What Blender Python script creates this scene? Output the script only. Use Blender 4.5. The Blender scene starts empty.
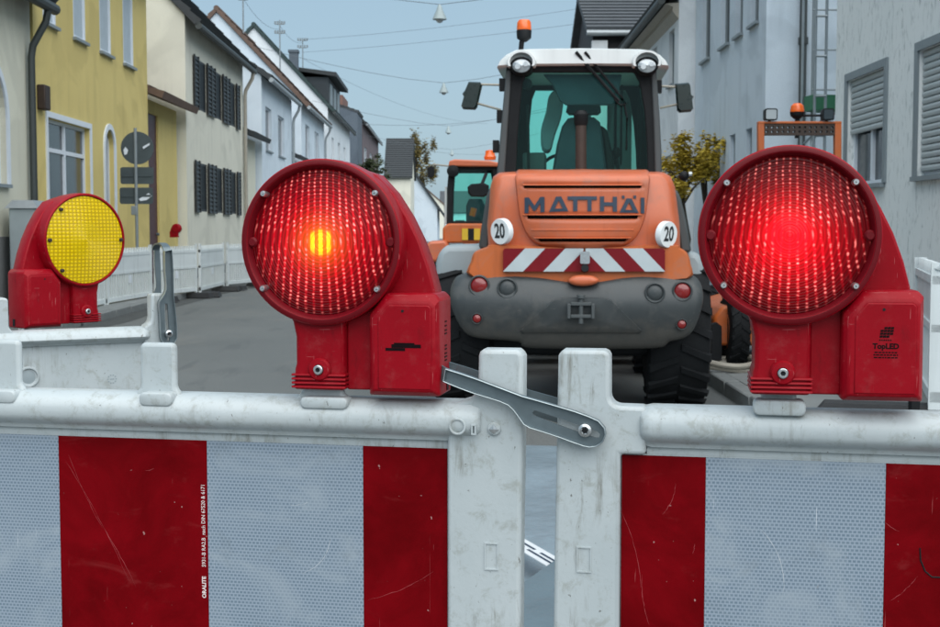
import bpy, bmesh, math, random
from mathutils import Vector, Matrix
PI = math.pi
random.seed(7)
S = bpy.context.scene
COL = S.collection

# ------------------------------------------------------------------ camera
FPX = 1305.0          # focal length in pixels of a 940 px wide picture
CAM_Z = 1.40
PITCH = math.atan(83.5 / FPX)
cd = bpy.data.cameras.new('camera')
cd.sensor_width = 36.0
cd.lens = 36.0 * FPX / 940.0
cd.clip_start = 0.05
cd.clip_end = 6000
cd.dof.use_dof = True
cd.dof.focus_distance = 1.50
cd.dof.aperture_fstop = 30.0
cam = bpy.data.objects.new('camera', cd)
cam.location = (0, 0, CAM_Z)
cam.rotation_euler = (PI / 2 - PITCH, 0, 0)
COL.objects.link(cam)
S.camera = cam

# ------------------------------------------------------------------ sky and sun
SUN_EL, SUN_AZ = math.radians(57), math.radians(160)   # behind the camera, a little to the left
W = bpy.data.worlds.new("World")
S.world = W
W.use_nodes = True
wn = W.node_tree
wn.nodes.clear()
wo = wn.nodes.new('ShaderNodeOutputWorld')
wb = wn.nodes.new('ShaderNodeBackground')
sk = wn.nodes.new('ShaderNodeTexSky')
sk.sky_type = 'NISHITA'
sk.sun_disc = False
sk.sun_elevation = SUN_EL
sk.sun_rotation = SUN_AZ
sk.air_density = 1.0
sk.dust_density = 2.0
mx = wn.nodes.new('ShaderNodeMix')
mx.data_type = 'RGBA'
mx.inputs[0].default_value = 0.72
mx.inputs[7].default_value = (2.85, 4.12, 5.0, 1)     # thin high overcast
wn.links.new(sk.outputs[0], mx.inputs[6])
wn.links.new(mx.outputs[2], wb.inputs[0])
wb.inputs[1].default_value = 0.078
wn.links.new(wb.outputs[0], wo.inputs[0])
sd = bpy.data.lights.new('sun', 'SUN')
sd.energy = 2.5
sd.angle = math.radians(95)
sd.color = (1.0, 0.97, 0.93)
sun = bpy.data.objects.new('sun', sd)
v = Vector((math.sin(SUN_AZ) * math.cos(SUN_EL), math.cos(SUN_AZ) * math.cos(SUN_EL), math.sin(SUN_EL)))
sun.rotation_euler = v.to_track_quat('Z', 'Y').to_euler()
sun.location = (0, -5, 20)
COL.objects.link(sun)
S.view_settings.view_transform = 'Standard'
S.view_settings.look = 'None'
S.view_settings.gamma = 1
S.view_settings.exposure = 0.82
S.cycles.max_bounces = 8
S.cycles.transparent_max_bounces = 12
S.cycles.use_adaptive_sampling = True
S.cycles.use_denoising = True

# ------------------------------------------------------------------ pixel rays of the photograph (used to read real positions)
CP, SP = math.cos(PITCH), math.sin(PITCH)
def ray(px, py):
    u = (px - 470.0) / FPX
    w = (313.5 - py) / FPX
    return Vector((u, CP + w * SP, -SP + w * CP))
def P(px, py, Y):
    d = ray(px, py)
    return Vector((0, 0, CAM_Z)) + d * (Y / d.y)
def ground(px, py, z=0.0):
    d = ray(px, py)
    k = (z - CAM_Z) / d.z
    return Vector((d.x * k, d.y * k, z))
class Frame:
    """a vertical working plane: origin, heading of its local x axis"""
    def __init__(s, ox, oy, rz):
        s.o = Vector((ox, oy, 0)); s.rz = rz
        s.t = Vector((math.cos(rz), math.sin(rz), 0)); s.n = Vector((-math.sin(rz), math.cos(rz), 0))
    def at(s, px, py, y=0.0):
        """local (x, z) where the pixel's ray meets local y"""
        d = ray(px, py); c = Vector((0, 0, CAM_Z))
        k = (y - (c - s.o).dot(s.n)) / d.dot(s.n)
        p = c + d * k
        return ((p - s.o).dot(s.t), p.z)

# ------------------------------------------------------------------ materials
def N(nt, kind, **kw):
    n = nt.nodes.new(kind)
    for k, val in kw.items():
        setattr(n, k, val)
    return n
def lk(nt, a, b): nt.links.new(a, b)
def mth(nt, op, a, b=None, c=None, clamp=False):
    n = nt.nodes.new('ShaderNodeMath'); n.operation = op; n.use_clamp = clamp
    for i, x in enumerate((a, b, c)):
        if x is None: continue
        if isinstance(x, (int, float)): n.inputs[i].default_value = x
        else: nt.links.new(x, n.inputs[i])
    return n.outputs[0]
def mixc(nt, f, a, b, blend='MIX'):
    n = nt.nodes.new('ShaderNodeMix'); n.data_type = 'RGBA'; n.blend_type = blend
    for i, x in ((0, f), (6, a), (7, b)):
        if isinstance(x, (int, float)): n.inputs[i].default_value = x
        elif isinstance(x, tuple): n.inputs[i].default_value = (x + (1,))[:4]
        else: nt.links.new(x, n.inputs[i])
    return n.outputs[2]
def ramp(nt, fac, p0, p1):
    n = nt.nodes.new('ShaderNodeMapRange'); n.interpolation_type = 'SMOOTHSTEP'
    nt.links.new(fac, n.inputs[0]); n.inputs[1].default_value = p0; n.inputs[2].default_value = p1
    return n.outputs[0]
def noise(nt, vec, scale, detail=4, rough=.55, dist=0):
    n = nt.nodes.new('ShaderNodeTexNoise'); n.inputs['Scale'].default_value = scale
    n.inputs['Detail'].default_value = detail; n.inputs['Roughness'].default_value = rough
    n.inputs['Distortion'].default_value = dist
    if vec is not None: nt.links.new(vec, n.inputs['Vector'])
    return n.outputs['Fac']
def scaled(nt, vec, s, rot=(0, 0, 0)):
    n = nt.nodes.new('ShaderNodeMapping'); n.inputs['Scale'].default_value = s; n.inputs['Rotation'].default_value = rot
    nt.links.new(vec, n.inputs['Vector']); return n.outputs[0]
def base(name):
    m = bpy.data.materials.new(name); m.use_nodes = True
    nt = m.node_tree; b = nt.nodes['Principled BSDF']
    tc = nt.nodes.new('ShaderNodeTexCoord')
    return m, nt, b, tc.outputs['Object']
def bumpit(nt, b, h, strength, dist=.01):
    n = nt.nodes.new('ShaderNodeBump'); n.inputs['Strength'].default_value = strength; n.inputs['Distance'].default_value = dist
    nt.links.new(h, n.inputs['Height']); nt.links.new(n.outputs[0], b.inputs['Normal'])
def plain(name, col, rough=.55, metal=0, var=.12, vscale=6, bump=0, bscale=40, bdist=.01, coat=0, streak=0, spec=.5):
    """principled surface with mottled colour, optional vertical run-off streaks and fine relief"""
    m, nt, b, oc = base(name)
    n1 = noise(nt, oc, vscale, 5)
    c = mixc(nt, n1, tuple(x * (1 - var) for x in col), tuple(min(1, x * (1 + var)) for x in col))
    if streak:
        st = noise(nt, scaled(nt, oc, (1, 1, .06)), vscale * 3, 5, .6)
        c = mixc(nt, mth(nt, 'MULTIPLY', ramp(nt, st, .48, .75), streak), c, tuple(x * .55 for x in col))
    lk(nt, c, b.inputs['Base Color'])
    b.inputs['Roughness'].default_value = rough; b.inputs['Metallic'].default_value = metal
    b.inputs['Coat Weight'].default_value = coat; b.inputs['Coat Roughness'].default_value = .12
    b.inputs['Specular IOR Level'].default_value = spec
    rn = noise(nt, oc, vscale * 4, 3)
    lk(nt, mth(nt, 'ADD', mth(nt, 'MULTIPLY', mth(nt, 'SUBTRACT', rn, .5), .25), rough, clamp=True), b.inputs['Roughness'])
    if bump: bumpit(nt, b, noise(nt, oc, bscale, 6, .6), bump, bdist)
    return m

def m_white_plastic(name='white_plastic', rk=.85):
    m, nt, b, oc = base(name)
    clean = mixc(nt, noise(nt, oc, 9, 4), (.355, .41, .425), (.49, .535, .545))
    # yellowish scuffs, grey vertical dirt runs, black nicks
    runs = ramp(nt, noise(nt, scaled(nt, oc, (62, 62, 9)), 1.0, 8, .74, .5), .49, .68)
    zone = ramp(nt, noise(nt, oc, 13, 3), .46, .64)
    c = mixc(nt, mth(nt, 'MULTIPLY', mth(nt, 'MULTIPLY', runs, zone), rk), clean, (.17, .17, .145))
    sm = ramp(nt, noise(nt, oc, 42, 9, .78, .4), .50, .66)
    c = mixc(nt, mth(nt, 'MULTIPLY', sm, .62), c, (.28, .30, .275))
    nick = ramp(nt, noise(nt, scaled(nt, oc, (170, 170, 80), (0, .5, 0)), 1.0, 4, .6, .6), .675, .72)
    c = mixc(nt, mth(nt, 'MULTIPLY', nick, .8), c, (.09, .085, .07))
    lk(nt, c, b.inputs['Base Color'])
    b.inputs['Roughness'].default_value = .42
    bumpit(nt, b, noise(nt, oc, 160, 4), .12, .002)
    return m
def m_film_white():
    m, nt, b, oc = base('white_retroreflective_film')
    br = N(nt, 'ShaderNodeTexBrick')
    br.offset = .5
    sv = scaled(nt, oc, (1, 1, 1), (PI / 2, 0, 0))
    lk(nt, sv, br.inputs['Vector'])
    br.inputs['Scale'].default_value = 1
    br.inputs['Brick Width'].default_value = .0048; br.inputs['Row Height'].default_value = .0041
    br.inputs['Mortar Size'].default_value = .0014; br.inputs['Mortar Smooth'].default_value = 1.0
    br.inputs['Color1'].default_value = (.15, .205, .255, 1); br.inputs['Color2'].default_value = (.135, .19, .24, 1)
    br.inputs['Mortar'].default_value = (.29, .35, .42, 1)
    c = mixc(nt, mth(nt, 'MULTIPLY', ramp(nt, noise(nt, scaled(nt, oc, (7, 7, 12), (0, .5, 0)), 1, 7, .68, 1.2), .45, .72), .8), br.outputs[0], (.30, .355, .40))
    c = mixc(nt, mth(nt, 'MULTIPLY', ramp(nt, noise(nt, oc, 19, 7, .7, .5), .55, .75), .35), c, (.15, .18, .20))
    scr = ramp(nt, noise(nt, scaled(nt, oc, (260, 260, 9), (0, .7, 0)), 1, 2), .73, .76)
    c = mixc(nt, mth(nt, 'MULTIPLY', scr, .5), c, (.8, .84, .88))
    c = mixc(nt, mth(nt, 'MULTIPLY', ramp(nt, noise(nt, oc, 90, 3), .72, .76), .6), c, (.2, .22, .24))
    lk(nt, c, b.inputs['Base Color'])
    b.inputs['Roughness'].default_value = .35
    b.inputs['Specular IOR Level'].default_value = .3
    return m
def m_film_red():
    m, nt, b, oc = base('red_retroreflective_film')
    c = mixc(nt, ramp(nt, noise(nt, oc, 8, 7, .65, .6), .3, .7), (.105, .0006, .002), (.185, .0014, .0045))
    c = mixc(nt, mth(nt, 'MULTIPLY', ramp(nt, noise(nt, scaled(nt, oc, (9, 9, 22), (0, .3, 0)), 1, 7, .7, .8), .56, .74), .22), c, (.30, .05, .05))
    scr = ramp(nt, noise(nt, scaled(nt, oc, (240, 240, 8), (0, -.42, 0)), 1, 3, .5, .9), .735, .76)
    c = mixc(nt, mth(nt, 'MULTIPLY', scr, .35), c, (.40, .10, .10))
    speck = ramp(nt, noise(nt, oc, 120, 2), .75, .78)
    c = mixc(nt, mth(nt, 'MULTIPLY', speck, .5), c, (.55, .35, .33))
    lk(nt, c, b.inputs['Base Color'])
    b.inputs['Specular IOR Level'].default_value = .06
    b.inputs['Roughness'].default_value = .32
    bumpit(nt, b, noise(nt, oc, 14, 4), .08, .004)
    return m
def m_lens(name, hot, hotr, hotpow, stripes, zoff, gain, spread=.060):
    """prismatic red signal lens, lit from inside by one LED"""
    m, nt, b, oc = base(name)
    sp = N(nt, 'ShaderNodeSeparateXYZ'); lk(nt, oc, sp.inputs[0])
    x, z = sp.outputs[0], sp.outputs[2]
    r = mth(nt, 'SQRT', mth(nt, 'ADD', mth(nt, 'MULTIPLY', x, x), mth(nt, 'MULTIPLY', z, z)))
    xs = mth(nt, 'ADD', x, mth(nt, 'MULTIPLY', mth(nt, 'MULTIPLY', x, z), 2.2))   # the ribs fan out slightly
    wob = mth(nt, 'MULTIPLY', mth(nt, 'SUBTRACT', noise(nt, oc, 60, 2), .5), .003)
    xs = mth(nt, 'ADD', xs, wob)
    colp = mth(nt, 'POWER', mth(nt, 'ADD', mth(nt, 'MULTIPLY', mth(nt, 'COSINE', mth(nt, 'MULTIPLY', xs, 2 * PI / .0083)), .5), .5), 5.0)
    rgp = mth(nt, 'ADD', mth(nt, 'MULTIPLY', mth(nt, 'COSINE', mth(nt, 'MULTIPLY', r, 2 * PI / .0046)), .5), .5)
    row = mth(nt, 'SQRT', mth(nt, 'ADD', mth(nt, 'MULTIPLY', z, z), mth(nt, 'MULTIPLY', mth(nt, 'MULTIPLY', x, x), .30)))
    rg = mth(nt, 'POWER', mth(nt, 'ADD', mth(nt, 'MULTIPLY', mth(nt, 'COSINE', mth(nt, 'MULTIPLY', row, 2 * PI / .0043)), .5), .5), 1.6)
    nz = mth(nt, 'MULTIPLY', ramp(nt, noise(nt, scaled(nt, oc, (150, 150, 230)), 1, 1), .40, .66), mth(nt, 'ADD', .35, mth(nt, 'MULTIPLY', ramp(nt, noise(nt, oc, 26, 3), .35, .65), 1.1)))
    spark = mth(nt, 'MULTIPLY', mth(nt, 'MULTIPLY', colp, rg), nz)
    zz = mth(nt, 'ADD', z, zoff)
    rr = mth(nt, 'ADD', mth(nt, 'MULTIPLY', x, x), mth(nt, 'MULTIPLY', mth(nt, 'MULTIPLY', zz, zz), 1.25))
    fall = mth(nt, 'EXPONENT', mth(nt, 'MULTIPLY', rr, -1.0 / (spread ** 2)))
    edge = mth(nt, 'SUBTRACT', 1.0, ramp(nt, r, .074, .088))
    red = mth(nt, 'ADD', .05, mth(nt, 'MULTIPLY', fall, 1.0))
    red = mth(nt, 'MULTIPLY', red, mth(nt, 'ADD', .26, mth(nt, 'ADD', mth(nt, 'MULTIPLY', rgp, .26), mth(nt, 'MULTIPLY', colp, .80))))
    sk_ = mth(nt, 'MULTIPLY', mth(nt, 'MULTIPLY', spark, mth(nt, 'SUBTRACT', 1.0, mth(nt, 'MULTIPLY', mth(nt, 'SUBTRACT', 1.0, ramp(nt, r, .016, .036)), .7))), mth(nt, 'MULTIPLY', edge, mth(nt, 'ADD', .55, mth(nt, 'MULTIPLY', fall, 1.1))))
    body = mth(nt, 'MULTIPLY', red, mth(nt, 'ADD', .25, mth(nt, 'MULTIPLY', edge, .75)))
    cr = mth(nt, 'ADD', body, mth(nt, 'MULTIPLY', sk_, 1.25))
    cg = mth(nt, 'ADD', mth(nt, 'MULTIPLY', body, .006), mth(nt, 'MULTIPLY', sk_, .34))
    cb = mth(nt, 'ADD', mth(nt, 'MULTIPLY', body, .022), mth(nt, 'MULTIPLY', sk_, .30))
    halo = mth(nt, 'EXPONENT', mth(nt, 'MULTIPLY', mth(nt, 'MULTIPLY', r, r), -1.0 / ((hotr * 1.35) ** 2)))
    cr = mth(nt, 'ADD', cr, mth(nt, 'MULTIPLY', halo, .35)); cg = mth(nt, 'ADD', cg, mth(nt, 'MULTIPLY', halo, .10 if stripes else .004))
    cc = N(nt, 'ShaderNodeCombineXYZ'); lk(nt, cr, cc.inputs[0]); lk(nt, cg, cc.inputs[1]); lk(nt, cb, cc.inputs[2])
    hs = mth(nt, 'SUBTRACT', 1.0, ramp(nt, mth(nt, 'ADD', r, mth(nt, 'MULTIPLY', mth(nt, 'SUBTRACT', noise(nt, oc, 110, 3), .5), .006)), hotr * .45, hotr))
    if stripes:
        bar = ramp(nt, mth(nt, 'COSINE', mth(nt, 'MULTIPLY', x, 2 * PI / .0098)), -.25, .15)
        hs = mth(nt, 'MULTIPLY', hs, mth(nt, 'ADD', .12, mth(nt, 'MULTIPLY', bar, .88)))
    hs = mth(nt, 'MULTIPLY', hs, mth(nt, 'ADD', .55, mth(nt, 'MULTIPLY', rgp, .45)))
    col = mixc(nt, mth(nt, 'MULTIPLY', hs, hotpow, clamp=True), cc.outputs[0], hot)
    b.inputs['Base Color'].default_value = (.032, .0003, .0014, 1)
    b.inputs['Roughness'].default_value = .25
    b.inputs['Specular IOR Level'].default_value = .10
    lk(nt, col, b.inputs['Emission Color'])
    b.inputs['Emission Strength'].default_value = gain * .92
    bumpit(nt, b, mth(nt, 'ADD', mth(nt, 'MULTIPLY', colp, .5), rgp), .25, .0008)
    return m
def m_lens_yellow():
    m, nt, b, oc = base('yellow_lens')
    sp = N(nt, 'ShaderNodeSeparateXYZ'); lk(nt, oc, sp.inputs[0])
    x, z = sp.outputs[0], sp.outputs[2]
    r = mth(nt, 'SQRT', mth(nt, 'ADD', mth(nt, 'MULTIPLY', x, x), mth(nt, 'MULTIPLY', z, z)))
    gx = mth(nt, 'ADD', mth(nt, 'MULTIPLY', mth(nt, 'COSINE', mth(nt, 'MULTIPLY', x, 2 * PI / .0088)), .5), .5)
    gz = mth(nt, 'ADD', mth(nt, 'MULTIPLY', mth(nt, 'COSINE', mth(nt, 'MULTIPLY', z, 2 * PI / .0074)), .5), .5)
    g = mth(nt, 'MULTIPLY', mth(nt, 'POWER', gx, .6), mth(nt, 'POWER', gz, .6))
    c = mixc(nt, g, (.44, .29, .001), (.86, .62, .004))
    inner = mth(nt, 'SUBTRACT', 1.0, ramp(nt, r, .034, .040))
    c = mixc(nt, mth(nt, 'MULTIPLY', inner, .35), c, (.60, .44, .004))
    lk(nt, c, b.inputs['Base Color'])
    b.inputs['Roughness'].default_value = .2
    b.inputs['Specular IOR Level'].default_value = .25
    bumpit(nt, b, g, .4, .0012)
    return m
def m_glass(name, tint, gloss=.12, dark=0.0):
    m = bpy.data.materials.new(name); m.use_nodes = True; nt = m.node_tree; nt.nodes.clear()
    out = N(nt, 'ShaderNodeOutputMaterial')
    tr = N(nt, 'ShaderNodeBsdfTransparent'); tr.inputs[0].default_value = tint + (1,)
    gl = N(nt, 'ShaderNodeBsdfGlossy'); gl.inputs['Roughness'].default_value = .03; gl.inputs[0].default_value = (.9, .95, .95, 1)
    fr = N(nt, 'ShaderNodeFresnel'); fr.inputs[0].default_value = 1.28
    mxs = N(nt, 'ShaderNodeMixShader')
    lk(nt, mth(nt, 'ADD', fr.outputs[0], gloss, clamp=True), mxs.inputs[0])
    lk(nt, tr.outputs[0], mxs.inputs[1]); lk(nt, gl.outputs[0], mxs.inputs[2])
    lk(nt, mxs.outputs[0], out.inputs[0])
    return m
def m_asphalt():
    m, nt, b, oc = base('asphalt')
    big = noise(nt, oc, .45, 6, .6)
    fine = noise(nt, oc, 75, 3, .7)
    c = mixc(nt, big, (.055, .062, .062), (.125, .135, .132))
    c = mixc(nt, ramp(nt, fine, .45, .75), c, (.16, .168, .165))
    c = mixc(nt, mth(nt, 'MULTIPLY', ramp(nt, noise(nt, scaled(nt, oc, (1.1, .22, 1)), 1.0, 4, .6, .8), .5, .7), .45), c, (.15, .145, .13))
    c = mixc(nt, mth(nt, 'MULTIPLY', ramp(nt, noise(nt, scaled(nt, oc, (2.2, .5, 1)), 1.0, 5, .6, .6), .56, .66), .5), c, (.06, .068, .07))
    lk(nt, c, b.inputs['Base Color'])
    lk(nt, mth(nt, 'ADD', .55, mth(nt, 'MULTIPLY', big, .35)), b.inputs['Roughness'])
    bumpit(nt, b, fine, .5, .01)
    return m
def m_stucco(name, c0, c1, streak=.35, bscale=55, bstr=.5):
    m, nt, b, oc = base(name)
    c = mixc(nt, noise(nt, oc, .9, 6, .6), c0, c1)
    st = ramp(nt, noise(nt, scaled(nt, oc, (3.2, 3.2, .22)), 1.0, 7, .68), .45, .70)
    c = mixc(nt, mth(nt, 'MULTIPLY', mth(nt, 'MULTIPLY', st, ramp(nt, noise(nt, oc, .7, 4), .42, .66)), streak), c, tuple(x * .6 for x in c0))
    pt = ramp(nt, noise(nt, oc, .55, 3, .5, .8), .52, .60)
    c = mixc(nt, mth(nt, 'MULTIPLY', pt, .32), c, tuple(x * .72 for x in c0))
    gr = noise(nt, oc, bscale, 5, .7)
    c = mixc(nt, mth(nt, 'MULTIPLY', ramp(nt, gr, .45, .7), .35), c, tuple(x * .7 for x in c0))
    lk(nt, c, b.inputs['Base Color'])
    b.inputs['Roughness'].default_value = .85
    bumpit(nt, b, gr, bstr, .02)
    return m
def m_plaster_worm():
    """scratched trowel plaster with short vertical grooves"""
    m, nt, b, oc = base('scratched_plaster')
    c = mixc(nt, noise(nt, oc, .8, 6, .6), (.70, .755, .75), (.82, .85, .845))
    w = ramp(nt, noise(nt, scaled(nt, oc, (16, 16, 4.5)), 1.0, 4, .6, 1.2), .52, .68)
    c = mixc(nt, mth(nt, 'MULTIPLY', w, .5), c, (.27, .32, .32))
    lk(nt, c, b.inputs['Base Color'])
    b.inputs['Roughness'].default_value = .9
    bumpit(nt, b, w, -.6, .02)
    return m
def m_red_plastic():
    """weathered red housing plastic: faded patches, dusty film, fine scuffs"""
    m, nt, b, oc = base('red_plastic')
    c = mixc(nt, noise(nt, oc, 12, 5, .6), (.21, .0012, .006), (.30, .003, .011))
    dust = ramp(nt, noise(nt, oc, 34, 7, .72), .50, .78)
    c = mixc(nt, mth(nt, 'MULTIPLY', dust, .22), c, (.34, .085, .085))
    scr = ramp(nt, noise(nt, scaled(nt, oc, (420, 420, 26), (.2, .6, .1)), 1, 2), .69, .73)
    c = mixc(nt, mth(nt, 'MULTIPLY', scr, .5), c, (.46, .13, .13))
    scr2 = ramp(nt, noise(nt, scaled(nt, oc, (30, 400, 380), (.1, -.5, .2)), 1, 2), .71, .74)
    c = mixc(nt, mth(nt, 'MULTIPLY', scr2, .45), c, (.44, .12, .12))
    grim = ramp(nt, noise(nt, scaled(nt, oc, (40, 40, 12)), 1, 6, .7), .56, .74)
    c = mixc(nt, mth(nt, 'MULTIPLY', grim, .45), c, (.07, .004, .006))
    lk(nt, c, b.inputs['Base Color'])
    lk(nt, mth(nt, 'ADD', .34, mth(nt, 'MULTIPLY', dust, .3)), b.inputs['Roughness'])
    b.inputs['Specular IOR Level'].default_value = .14
    bumpit(nt, b, noise(nt, oc, 260, 4), .10, .001)
    return m
def m_machine(name, col, rough, coat=0, dust=.4, low=None):
    """site machine paint: faded, dusty patches, thin scratches, splashed mud towards the bottom edge of the panel"""
    m, nt, b, oc = base(name)
    c = mixc(nt, noise(nt, oc, 2.5, 6, .62), tuple(x * .8 for x in col), tuple(x * 1.18 for x in col))
    d = ramp(nt, noise(nt, oc, 5, 8, .7, .6), .46, .74)
    c = mixc(nt, mth(nt, 'MULTIPLY', d, dust), c, (.20, .185, .165))
    st = ramp(nt, noise(nt, scaled(nt, oc, (22, 22, 1.6)), 1, 6, .68), .54, .76)
    c = mixc(nt, mth(nt, 'MULTIPLY', st, .4), c, tuple(x * .45 for x in col))
    scr = ramp(nt, noise(nt, scaled(nt, oc, (8, 60, 75), (.2, .25, .1)), 1, 3, .5, .4), .70, .73)
    c = mixc(nt, mth(nt, 'MULTIPLY', scr, .5), c, (.16, .15, .14))
    if low:
        sp = N(nt, 'ShaderNodeSeparateXYZ'); lk(nt, oc, sp.inputs[0])
        z = mth(nt, 'ADD', sp.outputs[2], mth(nt, 'MULTIPLY', mth(nt, 'SUBTRACT', noise(nt, oc, 9, 6, .7), .5), .45))
        c = mixc(nt, mth(nt, 'MULTIPLY', mth(nt, 'SUBTRACT', 1.0, ramp(nt, z, low[0], low[1])), .55), c, (.115, .105, .09))
    lk(nt, c, b.inputs['Base Color'])
    lk(nt, mth(nt, 'ADD', rough, mth(nt, 'MULTIPLY', d, .25)), b.inputs['Roughness'])
    b.inputs['Coat Weight'].default_value = coat; b.inputs['Coat Roughness'].default_value = .2
    bumpit(nt, b, noise(nt, oc, 70, 4), .05, .004)
    return m
M = {}
def mats():
    M['white'] = m_white_plastic(); M['white_rail'] = m_white_plastic('white_rail_plastic', .42)
    M['film_w'] = m_film_white(); M['film_r'] = m_film_red()
    M['red'] = m_red_plastic() if True else plain('red_plastic', (.25, .0022, .008), .45, var=.22, vscale=14, bump=.10, bscale=220, bdist=.001, streak=.2, spec=.10)
    M['red_inner'] = plain('red_ring_plastic', (.12, .002, .006), .4, var=.15, vscale=20, spec=.2)
    M['lens_l'] = m_lens('red_lens_amber_core', (2.6, .95, .02), .0185, 1.0, True, -.002, 1.0, .058)
    M['lens_r'] = m_lens('red_lens_red_core', (1.25, .010, .022), .030, .8, False, .008, .92, .050)
    M['lens_y'] = m_lens_yellow()
    M['steel'] = plain('galvanised_steel', (.13, .165, .18), .45, .6, var=.3, vscale=30, bump=.06, bscale=300, bdist=.001)
    M['steel_rim'] = plain('worn_steel_edge', (.36, .42, .44), .35, .8, var=.3, vscale=60)
    M['screw'] = plain('screw_metal', (.55, .57, .58), .3, .9, var=.2, vscale=80)
    M['print'] = plain('black_print', (.006, .002, .003), .6, var=.3, vscale=90, spec=.1)
    M['print_w'] = plain('white_print', (.72, .62, .60), .5, var=.3, vscale=200)
    M['orange'] = m_machine('orange_paint', (.52, .118, .042), .42, .25, .30)
    M['orange_deep'] = m_machine('deep_orange_paint', (.48, .108, .018), .48, 0, .32)
    M['grey_body'] = m_machine('grey_cast_counterweight', (.044, .052, .055), .48, 0, .24, (.55, .80))
    M['grey_dark'] = plain('dark_grey_plastic', (.055, .065, .068), .55, var=.2, vscale=5)
    M['grey_light'] = plain('light_grey_mudguard', (.27, .32, .34), .5, var=.15, vscale=4)
    M['cabwhite'] = plain('cab_roof_white', (.66, .70, .70), .45, var=.1, vscale=3, streak=.25)
    M['black'] = plain('black_plastic', (.008, .0095, .011), .55, var=.3, vscale=9, spec=.2)
    M['tyre'] = plain('tyre_rubber', (.010, .0115, .013), .8, var=.35, vscale=9, bump=.2, bscale=60, spec=.2)
    M['navy_letter'] = plain('dark_blue_print', (.025, .045, .075), .5, var=.15)
    M['seat'] = plain('seat_cloth', (.036, .056, .075), .8, var=.2, vscale=12)
    M['glass_cab'] = m_glass('tinted_cab_glass', (.74, .97, .92), .0)
    M['mirror'] = plain('mirror_shell', (.012, .022, .02), .3, var=.3)
    M['lamp_red'] = plain('tail_lamp_red', (.20, .006, .006), .2, var=.25, vscale=40, coat=.6)
    M['lamp_amber'] = plain('amber_lens', (.80, .13, .01), .25, var=.2, vscale=30, coat=.5)
    M['lamp_clear'] = plain('clear_lamp', (.42, .46, .48), .15, .4, var=.3, vscale=60, coat=.5)
    M['sign_white'] = plain('sign_white', (.72, .76, .77), .45, var=.06)
    M['sign_black'] = plain('sign_black', (.012, .014, .016), .5, var=.2)
    M['warn_red'] = plain('warning_red', (.16, .003, .008), .4, var=.15, spec=.25)
    M['warn_white'] = plain('warning_white', (.42, .48, .50), .4, var=.15)
    M['rust'] = plain('brown_exhaust', (.05, .034, .027), .6, .3, var=.3, vscale=20)
    M['yellow_paint'] = plain('yellow_paint', (.62, .40, .02), .5, var=.15)
    M['asphalt'] = m_asphalt()
    M['asphalt_shade'] = plain('shaded_asphalt', (.045, .049, .048), .75, var=.3, vscale=4, bump=.4, bscale=70)  # road colour darkened to stand in for shade at the left kerb
    M['asphalt_pale'] = plain('pale_asphalt', (.145, .155, .15), .85, var=.2, vscale=3, bump=.4, bscale=70)
    M['sand'] = plain('spilled_sand', (.185, .185, .17), .9, var=.3, vscale=14, bump=.4, bscale=60)
    M['paving'] = plain('concrete_paving', (.17, .185, .185), .85, var=.2, vscale=3, bump=.3, bscale=60)
    M['kerb'] = plain('granite_kerb', (.16, .175, .175), .8, var=.3, vscale=8, bump=.4, bscale=50)
    M['st_cream'] = m_stucco('cream_stucco', (.64, .64, .53), (.78, .77, .64))
    M['st_yellow'] = m_stucco('yellow_stucco', (.60, .48, .17), (.74, .61, .24), .35)
    M['st_pale'] = m_stucco('pale_stucco', (.64, .64, .55), (.78, .77, .66), .3)
    M['st_white'] = m_stucco('white_stucco', (.58, .68, .76), (.70, .78, .84), .35)
    M['st_white_b'] = m_stucco('bright_white_stucco', (.66, .72, .76), (.78, .82, .84), .2)
    M['st_blue'] = m_stucco('bluish_white_stucco', (.50, .60, .68), (.62, .70, .77), .4)
    M['st_plum'] = m_stucco('plum_brown_stucco', (.13, .10, .11), (.19, .15, .155), .3)
    M['st_slate'] = m_stucco('slate_cladding', (.085, .11, .14), (.12, .15, .18), .3, 12)
    M['st_darkslate'] = m_stucco('dark_slate_cladding', (.032, .042, .05), (.05, .062, .072), .3, 9)
    M['st_brick'] = m_stucco('brick_brown', (.17, .09, .075), (.23, .13, .10), .3, 14)
    M['plaster'] = m_plaster_worm()
    M['plinth'] = m_stucco('grey_plinth', (.13, .14, .145), (.19, .20, .20), .4)
    M['roof_dark'] = plain('dark_roof_tiles', (.028, .034, .038), .7, var=.3, vscale=5, bump=.4, bscale=25)
    M['roof_brown'] = plain('brown_roof_tiles', (.13, .085, .065), .8, var=.3, vscale=5, bump=.4, bscale=25)
    M['roof_grey'] = plain('grey_slate_tiles', (.075, .085, .095), .75, var=.3, vscale=4, bump=.3, bscale=18)
    M['roof_green'] = plain('dark_green_roof', (.022, .045, .045), .7, var=.3, vscale=5, bump=.4, bscale=25)
    M['gutter'] = plain('zinc_gutter', (.32, .36, .38), .5, .4, var=.2)
    M['pipe_dark'] = plain('dark_downpipe', (.045, .055, .055), .5, .2, var=.2)
    M['pipe_tan'] = plain('tan_downpipe', (.35, .33, .28), .55, .1, var=.2)
    M['frame_w'] = plain('window_frame_white', (.66, .72, .78), .45, var=.08)
    M['frame_g'] = plain('window_frame_grey', (.20, .24, .26), .5, var=.12)
    M['pane'] = plain('window_glass', (.025, .037, .045), .12, var=.4, vscale=1.5, spec=.5)
    M['pane_dark'] = plain('dark_window_glass', (.012, .015, .018), .5, var=.3, vscale=1.5, spec=.1)
    M['curtain'] = plain('net_curtain', (.40, .47, .52), .6, var=.15, vscale=5)
    M['shutter_black'] = plain('black_shutters', (.013, .015, .016), .5, var=.3, vscale=7)
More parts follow.
